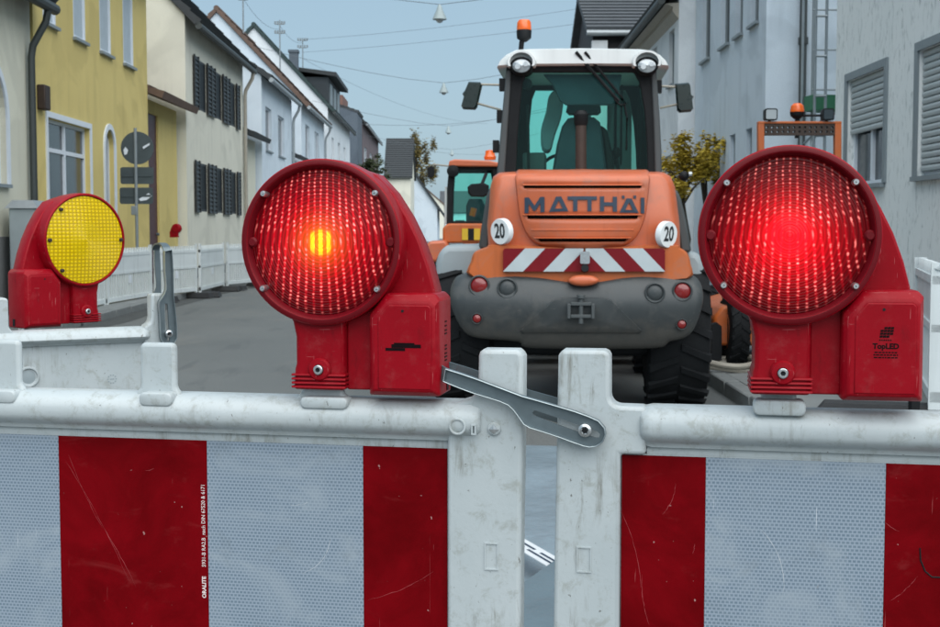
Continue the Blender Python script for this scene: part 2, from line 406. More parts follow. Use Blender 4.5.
    M['roller'] = plain('grey_roller_shutter', (.42, .47, .48), .5, var=.08, vscale=5)
    M['door_red'] = plain('dark_red_door', (.06, .012, .016), .5, var=.2)
    M['wood_dark'] = plain('dark_wood', (.022, .022, .024), .7, var=.3, vscale=8)
    M['sheet'] = plain('pale_plastic_sheet', (.17, .225, .26), .38, var=.3, vscale=4, bump=.3, bscale=9, bdist=.03)
    M['sheet_dk'] = plain('slate_blue_sheet', (.10, .145, .17), .4, var=.15, vscale=4, bump=.2, bscale=12, bdist=.02)
    M['tape'] = plain('white_tape', (.60, .64, .66), .4, var=.05)
    M['bark'] = plain('bark', (.06, .05, .04), .9, var=.3, vscale=20)
    M['leaf_y'] = plain('yellow_autumn_leaves', (.42, .31, .03), .7, var=.6, vscale=5)
    M['leaf_b'] = plain('brown_autumn_leaves', (.17, .13, .035), .7, var=.5, vscale=2)
    M['leaf_g'] = plain('dull_green_leaves', (.05, .065, .025), .7, var=.5, vscale=2)
    M['sign_back'] = plain('grey_sign_back', (.055, .075, .082), .55, .2, var=.25, vscale=6)
    M['pole'] = plain('galvanised_pole', (.25, .29, .31), .5, .5, var=.2)
    M['wire'] = plain('black_wire', (.10, .12, .14), .6, var=.1)
    M['rubber'] = plain('black_rubber_foot', (.02, .022, .024), .8, var=.3, vscale=12)
    M['fence_w'] = plain('white_fence_plastic', (.62, .68, .69), .5, var=.14, vscale=3, streak=.35)
    M['green_net'] = plain('green_net', (.03, .16, .08), .7, var=.3)
    M['lamp_shade'] = plain('pale_lamp_shade', (.30, .37, .38), .5, var=.1)
mats()

# ------------------------------------------------------------------ mesh helpers
class MB:
    def __init__(s): s.v = []; s.f = []
    def add(s, vs, fs):
        o = len(s.v); s.v += [tuple(p) for p in vs]; s.f += [tuple(i + o for i in f) for f in fs]; return s
    def box(s, x0, x1, y0, y1, z0, z1):
        vs = [(x0, y0, z0), (x1, y0, z0), (x1, y1, z0), (x0, y1, z0), (x0, y0, z1), (x1, y0, z1), (x1, y1, z1), (x0, y1, z1)]
        return s.add(vs, [(0, 3, 2, 1), (4, 5, 6, 7), (0, 1, 5, 4), (1, 2, 6, 5), (2, 3, 7, 6), (3, 0, 4, 7)])
    def loft(s, secs, caps=True, closed=True):
        n = len(secs[0]); vs = [p for q in secs for p in q]; fs = []
        for k in range(len(secs) - 1):
            for i in range(n if closed else n - 1):
                j = (i + 1) % n
                fs.append((k * n + i, k * n + j, (k + 1) * n + j, (k + 1) * n + i))
        if caps:
            fs.append(tuple(range(n))[::-1]); fs.append(tuple((len(secs) - 1) * n + i for i in range(n)))
        return s.add(vs, fs)
    def prism(s, poly, y0, y1):
        return s.loft([[(x, y0, z) for x, z in poly], [(x, y1, z) for x, z in poly]])
    def prismx(s, poly, x0, x1):
        return s.loft([[(x0, y, z) for y, z in poly], [(x1, y, z) for y, z in poly]])
    def prismz(s, poly, z0, z1):
        return s.loft([[(x, y, z0) for x, y in poly], [(x, y, z1) for x, y in poly]])
    def cyl(s, p0, p1, r0, r1=None, n=16, caps=True):
        r1 = r0 if r1 is None else r1
        p0, p1 = Vector(p0), Vector(p1); q = (p1 - p0).to_track_quat('Z', 'Y')
        ring = lambda c, r: [c + q @ Vector((r * math.cos(2 * PI * i / n), r * math.sin(2 * PI * i / n), 0)) for i in range(n)]
        return s.loft([ring(p0, r0), ring(p1, r1)], caps)
    def tube(s, pts, r, n=8):
        pts = [Vector(p) for p in pts]; secs = []
        for i, p in enumerate(pts):
            d = (pts[min(i + 1, len(pts) - 1)] - pts[max(i - 1, 0)]).normalized(); q = d.to_track_quat('Z', 'Y')
            rr = r[i] if isinstance(r, (list, tuple)) else r
            secs.append([p + q @ Vector((rr * math.cos(2 * PI * k / n), rr * math.sin(2 * PI * k / n), 0)) for k in range(n)])
        return s.loft(secs)
    def lathe(s, prof, c=(0, 0, 0), axis='Y', n=48, caps=True):
        """prof: (radius, position along axis)"""
        secs = []
        for r, h in prof:
            sec = []
            for i in range(n):
                a = 2 * PI * i / n; u, w = r * math.cos(a), r * math.sin(a)
                p = (u, h, w) if axis == 'Y' else ((u, w, h) if axis == 'Z' else (h, u, w))
                sec.append((p[0] + c[0], p[1] + c[1], p[2] + c[2]))
            secs.append(sec)
        return s.loft(secs, caps)
    def holed(s, outer, holes, y0, y1):
        """plate in x/z with holes, between y0 and y1"""
        bm = bmesh.new(); es = []
        for loop in [outer] + holes:
            vs = [bm.verts.new((x, 0, z)) for x, z in loop]
            es += [bm.edges.new((vs[i], vs[(i + 1) % len(vs)])) for i in range(len(vs))]
        bmesh.ops.triangle_fill(bm, edges=es, use_beauty=True)
        bm.verts.index_update()
        vs = [tuple(q.co) for q in bm.verts]; fs = [tuple(q.index for q in f.verts) for f in bm.faces]; bm.free()
        s.add([(x, y0, z) for x, _, z in vs], fs); s.add([(x, y1, z) for x, _, z in vs], fs)
        for loop in [outer] + holes:
            s.loft([[(x, y0, z) for x, z in loop], [(x, y1, z) for x, z in loop]], caps=False)
        return s
    def build(s, name, mat, parent=None, smooth=35, bevel=0, seg=2, loc=None, merge=True):
        me = bpy.data.meshes.new(name); me.from_pydata(s.v, [], s.f)
        bm = bmesh.new(); bm.from_mesh(me)
        if merge: bmesh.ops.remove_doubles(bm, verts=bm.verts, dist=1e-5)
        bmesh.ops.recalc_face_normals(bm, faces=bm.faces); bm.to_mesh(me); bm.free()
        if smooth:
            for p in me.polygons: p.use_smooth = True
            me.set_sharp_from_angle(angle=math.radians(smooth))
        o = bpy.data.objects.new(name, me); COL.objects.link(o)
        if mat is not None: me.materials.append(M[mat] if isinstance(mat, str) else mat)
        if parent is not None: o.parent = parent
        if loc is not None: o.location = loc
        if bevel:
            b = o.modifiers.new('bevel', 'BEVEL'); b.width = bevel; b.segments = seg; b.limit_method = 'ANGLE'; b.angle_limit = math.radians(38)
            b.harden_normals = False
        return o
def tag(o, label=None, cat=None, group=None, kind=None):
    if label: o['label'] = label
    if cat: o['category'] = cat
    if group: o['group'] = group
    if kind: o['kind'] = kind
    return o
def thing(name, label, cat, loc=(0, 0, 0), rz=0, group=None):
    o = bpy.data.objects.new(name, None); COL.objects.link(o)
    o.empty_display_size = .1; o.location = loc; o.rotation_euler = (0, 0, rz)
    return tag(o, label, cat, group)
def dup(root, loc, rz, label=None, group=None):
    r = root.copy(); COL.objects.link(r); r.location = loc; r.rotation_euler = (0, 0, rz)
    if label: r['label'] = label
    if group: r['group'] = group
    for ch in list(root.children):
        c = ch.copy(); COL.objects.link(c); c.parent = r
        for g in list(ch.children):
            d = g.copy(); COL.objects.link(d); d.parent = c
    return r
def text(body, size, mat, parent, loc, rot, name='lettering', bold=0, ext=.0002, sx=1.0, align='CENTER'):
    cu = bpy.data.curves.new(name, 'FONT'); cu.body = body; cu.size = size; cu.extrude = ext; cu.offset = bold
    cu.align_x = align; cu.align_y = 'CENTER'; cu.resolution_u = 3
    o = bpy.data.objects.new(name, cu); COL.objects.link(o); cu.materials.append(M[mat])
    bpy.context.view_layer.update()
    me = bpy.data.meshes.new_from_object(o.evaluated_get(bpy.context.evaluated_depsgraph_get()))
    bpy.data.objects.remove(o)
    o = bpy.data.objects.new(name, me); COL.objects.link(o)
    if not me.materials: me.materials.append(M[mat])
    o.parent = parent; o.location = loc; o.rotation_euler = rot; o.scale = (sx, 1, 1)
    return o
def arc(cx, cz, r, a0, a1, n=6):
    return [(cx + r * math.cos(math.radians(a0 + (a1 - a0) * i / n)), cz + r * math.sin(math.radians(a0 + (a1 - a0) * i / n))) for i in range(n + 1)]
def rrect(x0, x1, z0, z1, r, n=4):
    return arc(x1 - r, z1 - r, r, 0, 90, n) + arc(x0 + r, z1 - r, r, 90, 180, n) + arc(x0 + r, z0 + r, r, 180, 270, n) + arc(x1 - r, z0 + r, r, 270, 360, n)
# ================================================================== GROUND
def ground_build():
    mb = MB()
    # one sheet to the horizon, finer near the camera
    xs = [-1500, -200, -60, -20, -8, -4, -2, 0, 2, 4, 8, 20, 60, 200, 1500]
    ys = [-800, -100, -20, 0, 4, 8, 12, 20, 40, 80, 160, 400, 1200, 3000]
    vs = [(x, y, -.004) for y in ys for x in xs]; n = len(xs)
    mb.add(vs, [(j * n + i, j * n + i + 1, (j + 1) * n + i + 1, (j + 1) * n + i) for j in range(len(ys) - 1) for i in range(n - 1)])
    tag(mb.build('ground', 'paving', smooth=0), kind='structure')
    xl = lambda y: -5.3 - .019 * y
    xr = lambda y: 2.12 + .003 * y
    mb = MB()
    yy = [-12, 0, 4, 8, 12, 18, 26, 40, 70, 120, 260]
    vs = []
    for y in yy: vs += [(xl(y), y, 0), (xr(y), y, 0)]
    mb.add(vs, [(2 * k, 2 * k + 1, 2 * k + 3, 2 * k + 2) for k in range(len(yy) - 1)])
    tag(mb.build('road', 'asphalt', smooth=0), kind='structure')
    for nm, f, sgn, w in (('pavement_left', xl, -1, 1.75), ('pavement_right', xr, 1, 3.4)):
        mb = MB(); secs = []
        for y in yy:
            a = f(y) + sgn * .14; b_ = f(y) + sgn * w
            secs.append([(a, y, -.003), (a, y, .12), (b_, y, .14), (b_, y, -.003)])
        mb.loft(secs)
        pv = tag(mb.build(nm, 'paving', smooth=0), kind='structure')
        kerb = thing('kerb', None, None); kerb.name = 'kerb'; tag(kerb, kind='structure')
        y = 4.0 if sgn > 0 else 12.0
        me = None
        while y < 60:
            L = .98
            if me is None:
                m2 = MB().box(-.07, .07, 0, L, -.05, .125)
                o = m2.build('kerbstone', 'kerb', kerb, bevel=.012); me = o.data
            else:
                o = bpy.data.objects.new('kerbstone', me); COL.objects.link(o); o.parent = kerb
                b_ = o.modifiers.new('bevel', 'BEVEL'); b_.width = .012; b_.segments = 1
            o.location = (f(y) + sgn * .07, y, random.uniform(-.006, .006))
            o.rotation_euler = (0, 0, math.atan(.019) if sgn < 0 else -.003)
            y += 1.0
        secs = []
        for y in (60, 90, 140, 260):
            a = f(y); secs.append([(a, y, -.003), (a, y, .12), (a + sgn * .14, y, .12), (a + sgn * .14, y, -.003)])
        tag(MB().loft(secs).build('kerb_far', 'kerb', kerb, smooth=0), kind='stuff')
ground_build()
def road_details():
    rnd = random.Random(11)
    xl = lambda y: -5.3 - .019 * y
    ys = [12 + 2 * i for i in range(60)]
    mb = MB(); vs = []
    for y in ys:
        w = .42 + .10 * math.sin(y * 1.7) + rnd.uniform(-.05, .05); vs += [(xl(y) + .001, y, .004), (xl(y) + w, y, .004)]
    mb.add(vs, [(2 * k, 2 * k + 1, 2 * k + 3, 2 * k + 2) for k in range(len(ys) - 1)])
    tag(mb.build('kerb_shade_strip', 'asphalt_shade', smooth=0), kind='structure')  # kerb shadow put in as a dark strip laid on the road
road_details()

# ================================================================== HOUSES
AL = math.atan(.019); AR = math.atan(.006)
def YL(px): return 6.6 / ((470 - px) / FPX - .019)
def XL(Y): return -6.6 - .019 * Y
def YR(px, off=5.0): return off / ((px - 470) / FPX - .006)
def zat(py, Y): return P(470, py, Y).z

def wall_open(mb, u0, u1, z0, z1, ops, rev=.16, y=0.0, revs=None):
    rev0 = rev
    us = sorted({u0, u1} | {o[0] for o in ops} | {o[1] for o in ops}); zs = sorted({z0, z1} | {o[2] for o in ops} | {o[3] for o in ops})
    for i in range(len(us) - 1):
        for j in range(len(zs) - 1):
            cu, cz = (us[i] + us[i + 1]) / 2, (zs[j] + zs[j + 1]) / 2
            if any(o[0] < cu < o[1] and o[2] < cz < o[3] for o in ops): continue
            mb.add([(us[i], y, zs[j]), (us[i + 1], y, zs[j]), (us[i + 1], y, zs[j + 1]), (us[i], y, zs[j + 1])], [(0, 1, 2, 3)])
    for k_, (a, b, c, d) in enumerate([o[:4] for o in ops]):
        rev = revs[k_] if revs else rev0
        mb.add([(a, y, c), (b, y, c), (b, y, d), (a, y, d), (a, y + rev, c), (b, y + rev, c), (b, y + rev, d), (a, y + rev, d)],
               [(0, 1, 5, 4), (1, 2, 6, 5), (2, 3, 7, 6), (3, 0, 4, 7)])

def window(root, o, kind='sash', frame='frame_w', sill=True, trim=None, rev=.16, wallmat=None):
    a, b, c, d = o[:4]; w, h = b - a, d - c; t = .06
    f = MB()
    y0, y1 = max(rev - .07, .004), rev - .004
    for bx in ((a, a + t, c, d), (b - t, b, c, d), (a + t, b - t, c, c + t), (a + t, b - t, d - t, d)):
        f.box(bx[0], bx[1], y0, y1, bx[2], bx[3])
    if kind in ('sash', 'roller_half'):
        m = (a + b) / 2; f.box(m - .04, m + .04, y0 - .004, y1, c + t, d - t)
    if kind == 'sash' and h > 1.1:
        zt = c + h * .66; f.box(a + t, (a + b) / 2 - .04, y0 - .002, y1, zt - .035, zt + .035); f.box((a + b) / 2 + .04, b - t, y0 - .002, y1, zt - .035, zt + .035)
    win = f.build('window', frame, root, smooth=0)
    MB().box(a + t, b - t, max(rev - .035, y0 + .008), max(rev - .02, y0 + .014), c + t, d - t).build('pane', 'curtain' if kind == 'curtain' else 'pane_dark' if kind == 'shutters' else 'pane', win, smooth=0)
    if sill: MB().box(a - .05, b + .05, -.07, y0 - .002, c - .05, c + .003).build('sill', 'frame_g', win, smooth=0)
    if trim:
        s = .10
        tb = MB().box(a - s, a - .002, -.025, .0, c, d + s).box(b + .002, b + s, -.025, 0, c, d + s).box(a - .002, b + .002, -.025, 0, d + .002, d + s)
        tb.build('trim', trim, win, smooth=0)
    if kind == 'arch' and wallmat:
        # rounded head: two spandrels fill the square corners of the opening
        r = w / 2; sp = MB(); mid = (a + b) / 2
        for sgn, ax in ((-1, a), (1, b)):
            pts = [(ax, d)] + [(mid + sgn * r * math.cos(q), d - r + r * math.sin(q)) for q in [i * PI / 16 for i in range(9)]]
            sp.prism(pts, .003, rev - .07)
        sp.build('arch_head', wallmat, win, smooth=0)
        ar = MB(); s = .11
        po = [(mid + (r + s) * math.cos(q), d - r + (r + s) * math.sin(q)) for q in [i * PI / 16 for i in range(17)]]
        pi_ = [(mid + r * math.cos(q), d - r + r * math.sin(q)) for q in [i * PI / 16 for i in range(17)]]
        for i in range(16): ar.prism([pi_[i], po[i], po[i + 1], pi_[i + 1]], -.03, .001)
        ar.box(a - s, a - .001, -.03, .001, c, d - r).box(b + .001, b + s, -.03, .001, c, d - r)
        ar.build('arch_trim', 'frame_w', win, smooth=0)
    if kind in ('roller', 'roller_half'):
        zb = c + t if kind == 'roller' else o[4]
        rs = MB(); n = max(3, int((d - zb) / .075)); st = (d - zb) / n
        for i in range(n):
            z = zb + i * st
            rs.prismx([(.05, z), (.035, z + st * .15), (.03, z + st * .5), (.035, z + st * .8), (.05, z + st * .9), (.06, z + st * .9), (.06, z)], a + .02, b - .02)
        rs.build('roller_shutter', 'roller', win, smooth=0)
        MB().box(a - .10, a - .001, -.03, .002, c, d + .10).box(b + .001, b + .10, -.03, .002, c, d + .10).box(a - .001, b + .001, -.03, .002, d + .001, d + .10).build('shutter_guide', 'frame_g', win, smooth=0)
    if kind == 'shutters':
        for x0 in (a - w * .5 - .02, b + .02):
            sh = MB().box(x0, x0 + .06, -.075, -.03, c - .04, d + .04).box(x0 + w * .5 - .06, x0 + w * .5, -.075, -.03, c - .04, d + .04)
            n = 12
            for i in range(n):
                z = c - .04 + (h + .08) * i / n
                sh.prismx([(-.066, z), (-.066, z + .02), (-.036, z + (h + .08) / n - .012), (-.03, z + (h + .08) / n - .012), (-.03, z)], x0 + .06, x0 + w * .5 - .06)
            sh.build('shutter', 'shutter_black', win, smooth=0)
    return win

def roof_slab(mb, u0, u1, y0, z0, y1, z1, th=.16, course=.36):
    """one sloping slab from eave (y0,z0) up to ridge (y1,z1), laid in stepped courses"""
    L = math.hypot(y1 - y0, z1 - z0); n = max(2, int(L / course)); dy, dz = (y1 - y0) / L, (z1 - z0) / L
    sg = 1 if y1 > y0 else -1
    ny, nz = -dz * sg, dy * sg
    poly = [(y0, z0)]
    for k in range(n):
        s0, s1 = L * k / n, L * (k + 1) / n
        poly.append((y0 + dy * s0 + ny * (th + .05), z0 + dz * s0 + nz * (th + .05)))
        poly.append((y0 + dy * s1 + ny * th, z0 + dz * s1 + nz * th))
    poly.append((y1, z1))
    mb.loft([[(u0, y, z) for y, z in poly], [(u1, y, z) for y, z in poly]])

def house(name, label, origin, rz, L, D, eave, ridge, wall, roof, ops=(), plinth=0, gutter='gutter', downpipe=None, gable_ov=.12, eave_ov=.3, group=None, cat='house', sides=()):
    root = thing(name, label, cat, origin, rz, group)
    w = MB(); wall_open(w, 0, L, 0, eave, [o[0] for o in ops], revs=[(o[2].get('rev', .16) if len(o) > 2 else .16) for o in ops])
    for u in (0, L):
        w.add([(u, 0, 0), (u, 0, eave), (u, D / 2, ridge), (u, D, eave), (u, D, 0)], [(0, 1, 2, 3, 4)])
    w.add([(0, D, 0), (L, D, 0), (L, D, eave), (0, D, eave)], [(0, 1, 2, 3)])
    w.build('wall', wall, root, smooth=0)
    # dark room behind the openings is closed by the panes
    for o in ops:
        window(root, o[0], o[1], wallmat=wall, **(o[2] if len(o) > 2 else {}))
    sl = (ridge - eave) / (D / 2)
    r = MB()
    roof_slab(r, -gable_ov, L + gable_ov, -eave_ov, eave - eave_ov * sl + .02, D / 2, ridge + .02)
    roof_slab(r, -gable_ov, L + gable_ov, D + eave_ov, eave - eave_ov * sl + .02, D / 2, ridge + .02)
    rf = r.build('roof', roof, root, smooth=0)
    rc = MB().cyl((-gable_ov, D / 2, ridge + .18), (L + gable_ov, D / 2, ridge + .18), .13, n=8); rc.build('ridge_cap', roof, rf)
    if gutter:
        gz = eave - eave_ov * sl + .02
        MB().cyl((-gable_ov, -eave_ov - .07, gz), (L + gable_ov, -eave_ov - .07, gz), .09, n=10).build('gutter', gutter, root)
        if downpipe is not None:
            u = downpipe[0]
            MB().tube([(u, -eave_ov - .07, gz - .05), (u, -eave_ov - .03, gz - .25), (u, -.12, gz - .62), (u, -.09, gz - .8), (u, -.09, 0.1)], .06, 8).build('downpipe', downpipe[1], root)
    if plinth: MB().box(.001, L - .001, -.03, -.001, .0, plinth).build('plinth', 'plinth', root, smooth=0)
    return root, rf
def left_house(name, label, Y0, Y1, *a, **k):
    return house(name, label, (XL(Y0), Y0, 0), PI / 2 + AL, Y1 - Y0, *a, **k)
def right_house(name, label, Y0, Y1, off, *a, **k):
    return house(name, label, (off + .006 * Y1, Y1, 0), -PI / 2 - AR, Y1 - Y0, *a, **k)

# --- left side, from the camera outwards
Y0 = 12.0; uo = lambda px: YL(px) - Y0
left_house('cream_house', 'low cream stucco house with white arched window left of the yellow house', Y0, 21.0, 9, 5.15, 9, 'st_cream', 'roof_dark',
           [((18.2 - Y0, 19.75 - Y0, 2.08, 3.85), 'arch'), ((15.2 - Y0, 16.7 - Y0, 2.08, 3.85), 'arch')], plinth=1.3, gutter='pipe_dark', downpipe=(8.75, 'pipe_dark'))
Y0 = 21.15
ylw, yrf = left_house('yellow_house', 'yellow stucco house with four tall narrow upper windows', Y0, 29.2, 10, 7.1, 11.5, 'st_yellow', 'roof_brown',
           [((YL(50) - Y0, YL(92) - Y0, 1.75, 3.27), 'sash', dict(trim='frame_w')),
            ((25.45 - Y0, 26.15 - Y0, 1.7, 3.37), 'arch')] +
           [((YL(a) - Y0, YL(b) - Y0, 4.82, 6.5), 'curtain', dict(rev=.075)) for a, b in ((48, 61), (78, 90), (104, 115), (127, 137))], plinth=.5)
MB().box(.12, .42, -.14, -.001, 3.35, 3.75).build('wall_bracket', 'rust', ylw, bevel=.02)

def gate_house(label, Y0, Y1, wall, roof, top, door, eave=None):
    root = thing('porch', label, 'porch', (XL(Y0), Y0, 0), PI / 2 + AL)
    L = Y1 - Y0; d0, d1 = door
    w = MB(); wall_open(w, .02, L - .02, 0, top - .35, [(d0, d1, .12, 4.1)], rev=.12, y=.22)
    w.add([(.02, .22, top - .35), (.02, 3, top - .35), (.02, 3, 0), (.02, .22, 0)], [(0, 1, 2, 3)])
    w.build('wall', wall, root, smooth=0)
    dr = MB().box(d0 + .002, d1 - .002, .27, .33, .12, 4.098)
    dd = dr.build('door', 'door_red', root, smooth=0)
    MB().cyl((d1 - .15, .269, 1.3), (d1 - .15, .20, 1.3), .035, n=8).build('handle', 'steel', dd)
    r = MB(); roof_slab(r, .02, L - .02, -.3, top - .42, 1.6, top + .35, th=.12, course=.3)
    r.build('roof', roof, root, smooth=0)
    return root
gate_house('yellow gateway with brown tiled canopy and dark red door', 29.25, 33.4, 'st_yellow', 'roof_brown', 4.75, (.1, 2.0))
Y0 = 33.5
sh_ops = []
for zc in ((1.9, 3.2), (4.62, 5.95)):
    for k in range(3):
        u = .95 + k * 2.52; sh_ops.append(((u + .62, u + 1.86, zc[0], zc[1]), 'shutters', dict(frame='shutter_black', sill=False, rev=.035)))
h3, _ = left_house('shuttered_house', 'pale stucco house with two rows of black louvred shutters', Y0, 43.0, 8.4, 6.85, 11.2, 'st_pale', 'roof_dark', sh_ops,
           gutter='pipe_dark', downpipe=(9.35, 'pipe_tan'), plinth=.4)
gate_house('small cream gateway with dark canopy between the shuttered and white houses', 43.1, 47.2, 'st_cream', 'roof_dark', 4.9, (.4, 1.6))
Y0 = 47.3
left_house('white_house', 'white stucco house with two dark upper windows and white gutter end', Y0, 56.6, 7.5, 6.95, 9.4, 'st_white', 'roof_dark',
           [((YL(267) - Y0, YL(273) - Y0, 4.35, 5.95), 'plain', dict(frame='frame_w')), ((YL(279.5) - Y0, YL(285.5) - Y0, 4.35, 5.95), 'plain'),
            ((1.3, 2.9, 1.4, 2.9), 'plain'), ((5.2, 6.8, 1.4, 2.9), 'plain')], downpipe=(9.1, 'gutter'), plinth=.4)
gate_house('tiny dark roofed gateway beside the tall brown roofed house', 56.7, 60.1, 'st_white', 'roof_dark', 4.9, (.4, 1.5))
Y0 = 60.3
left_house('gabled_house', 'tall white gabled house with a brown tiled roof', Y0, 71.7, 7.6, 7.3, 11.3, 'st_white', 'roof_brown',
           [((YL(306.5) - Y0, YL(310.5) - Y0, 4.6, 6.4), 'plain'), ((YL(316) - Y0, YL(320) - Y0, 4.6, 6.4), 'plain'), ((6.2, 7.0, 4.6, 6.4), 'plain')], downpipe=(11.2, 'gutter'))
Y0 = 74.0
h6, rf6 = left_house('dormer_house', 'white gabled house with dark green roof, blue chimney and black dormer', Y0, 91.0, 8.2, 8.3, 12.7, 'st_white_b', 'roof_green',
           [((2.5, 4.0, 5.0, 6.8), 'plain'), ((7.0, 8.4, 5.0, 6.8), 'plain'), ((11.5, 13.0, 5.0, 6.8), 'plain')], gutter='pipe_dark')
ch = MB().box(3.0, 3.6, 2.0, 2.5, 10.0, 11.75).box(2.95, 3.65, 1.95, 2.55, 11.75, 11.9); ch.build('chimney', 'st_slate', rf6, smooth=0)
dm = MB().box(4.5, 13.0, .35, 3.2, 8.3, 10.5); dm.build('dormer', 'st_darkslate', rf6, smooth=0)
MB().loft([[(4.2, -.15, 10.5), (4.2, 3.4, 11.0), (4.2, 3.4, 11.2), (4.2, -.15, 10.75)], [(13.6, -.15, 10.5), (13.6, 3.4, 11.0), (13.6, 3.4, 11.2), (13.6, -.15, 10.75)]]).build('dormer_roof', 'roof_dark', rf6, smooth=0)
for k in range(3):
    MB().box(5.3 + k * 2.6, 6.9 + k * 2.6, .30, .349, 8.7, 10.2).build('dormer_window', 'frame_g', rf6, smooth=0)
# slate sided block and plum house behind it
Y0 = 99.0
MBx, _ = left_house('slate_house', 'narrow slate clad house with flat brick top beyond the black dormer', Y0, 104.5, 4.2, 10.2, 10.9, 'st_slate', 'roof_dark', [], gutter=None, gable_ov=.02, eave_ov=.05)
MB().box(.02, 5.4, 1.1, 4.1, 10.3, 11.55).build('brick_parapet', 'st_brick', MBx, smooth=0)
Y0 = 105.0
left_house('plum_house', 'plum brown house with white window pair and small eave', Y0, 130.0, 8, 10.0, 13.0, 'st_plum', 'roof_dark',
           [((2.0, 6.0, 5.6, 8.2), 'sash', dict(rev=.12)), ((10.0, 14.0, 5.6, 8.2), 'sash', dict(rev=.12))], gutter='gutter')
# slate house whose broad roof faces the camera
def facing_house(name, label, pxl, pxr, Y, ytop, yeave, depth, wall, roof, ops=(), ridge_px=None):
    xl, xr = (pxl - 470) / FPX * Y, (pxr - 470) / FPX * Y
    ze = zat(yeave, Y); zr = zat(ytop, Y + depth / 2)
    return house(name, label, (xl, Y, 0), 0, xr - xl, depth, ze, zr, wall, roof, ops, gutter='pipe_dark', gable_ov=.2, eave_ov=.25)
facing_house('slate_roof_house', 'dark slate roofed house with pale foot facing down the street', 386, 411, 145, 141, 176, 9, 'st_pale', 'roof_dark', [((.8, 2.0, 2.2, 4.0), 'plain')])
house('white_gable_house', 'white gabled house with dark roof at the far end of the street', (-4.0, 160.0, 0), PI / 2, 12, 6.2, 4.1, 8.5, 'st_white', 'roof_dark', [((3, 4, 2, 3.4), 'plain')], gutter=None, eave_ov=.9, gable_ov=.35)
house('far_brown_house', 'small brown roofed house just left of the far orange machine', (-4.3, 215.0, 0), PI / 2, 14, 9.0, 5.5, 9.4, 'st_pale', 'roof_brown', [((3, 4, 2, 3.4), 'plain')], gutter=None)
house('end_house', 'far pale house closing the view at the end of the street', (-6.0, 262.0, 0), 0, 22, 9.0, 5.0, 9.0, 'st_white', 'roof_grey', [((3, 5, 1.5, 3.4), 'plain'), ((9, 11, 1.5, 3.4), 'plain')], gutter=None)

# --- right side
Y1 = 18.4
r1, _ = right_house('roller_shutter_house', 'scratched grey plaster house with grey roller shutters', 8.0, Y1, 5.0, 9, 7.2, 11, 'plaster', 'roof_dark',
            [((Y1 - YR(845), Y1 - YR(882), 1.98, 3.40, 2.68), 'roller_half'), ((Y1 - YR(915), Y1 - 13.15, 2.0, 3.42), 'roller'), ((Y1 - 11.6, Y1 - 9.8, 2.0, 3.42), 'roller')], plinth=.6)
Y1 = 30.3
r2, _ = right_house('bluish_house', 'big bluish white house with rows of narrow windows', 22.9, Y1, 5.0, 12, 8.6, 13, 'st_blue', 'roof_dark',
            [((Y1 - YR(a), Y1 - YR(b), 5.12, 7.0), 'plain', dict(frame='frame_g')) for a, b in ((699.5, 707.5), (718, 726.5), (732.5, 739.5), (747, 755))] +
            [((Y1 - YR(a), Y1 - YR(b), 1.7, 3.27), 'plain', dict(frame='frame_g')) for a, b in ((713, 718.5), (728, 733.5), (744, 750))], gutter='pipe_dark', eave_ov=.2)
MB().tube([(7.4 + .09, .62, 8.3), (7.4 + .09, .62, .1)], .065, 8).build('downpipe', 'pipe_dark', r2)
for z in (2.4, 4.6, 6.6): MB().lathe([(.085, z), (.085, z + .12)], (7.49, .62, 0), 'Z', 10).build('pipe_clamp', 'pipe_dark', r2)
Y1 = 39.5
r3, _ = right_house('corniced_house', 'white house with a brown cornice under its eave behind the loader', 30.35, Y1, 4.62, 9, 6.9, 10.5, 'st_white_b', 'roof_dark',
            [((Y1 - 31.9, Y1 - 31.05, 4.85, 6.15), 'plain', dict(frame='frame_g')), ((Y1 - 34.9, Y1 - 34.0, 4.85, 6.15), 'plain'), ((Y1 - 38, Y1 - 37, 4.85, 6.15), 'plain'), ((Y1 - 32.4, Y1 - 31.4, 1.4, 3.2), 'plain'), ((Y1 - 35.4, Y1 - 34.4, 1.4, 3.2), 'plain')], gutter='pipe_dark', eave_ov=.35)
MB().prismx([(-.001, 6.25), (-.14, 6.42), (-.14, 6.52), (-.30, 6.60), (-.30, 6.52), (-.001, 6.75)][:4] + [(-.001, 6.62)], .01, 9.1).build('cornice', 'pipe_tan', r3, smooth=0)
x4 = (591.5 - 470) / FPX * 40
r4, rf4 = house('slate_hipped_house', 'house with a broad grey slate roof over dark boards behind the cab', (x4, 40.0, 0), 0, 6.2, 6.4, zat(31, 40), zat(2, 43.2), 'wood_dark', 'roof_grey', [], gutter='gutter', gable_ov=.22, eave_ov=.3)
MB().box(-.05, .42, -.25, -.01, 0, 7.1).build('white_pier', 'st_white_b', r4, smooth=0)
MB().tube([(4.9, 3.2, 8.6), (4.9, 3.2, 10.2)], .03, 6).build('aerial', 'pole', rf4)
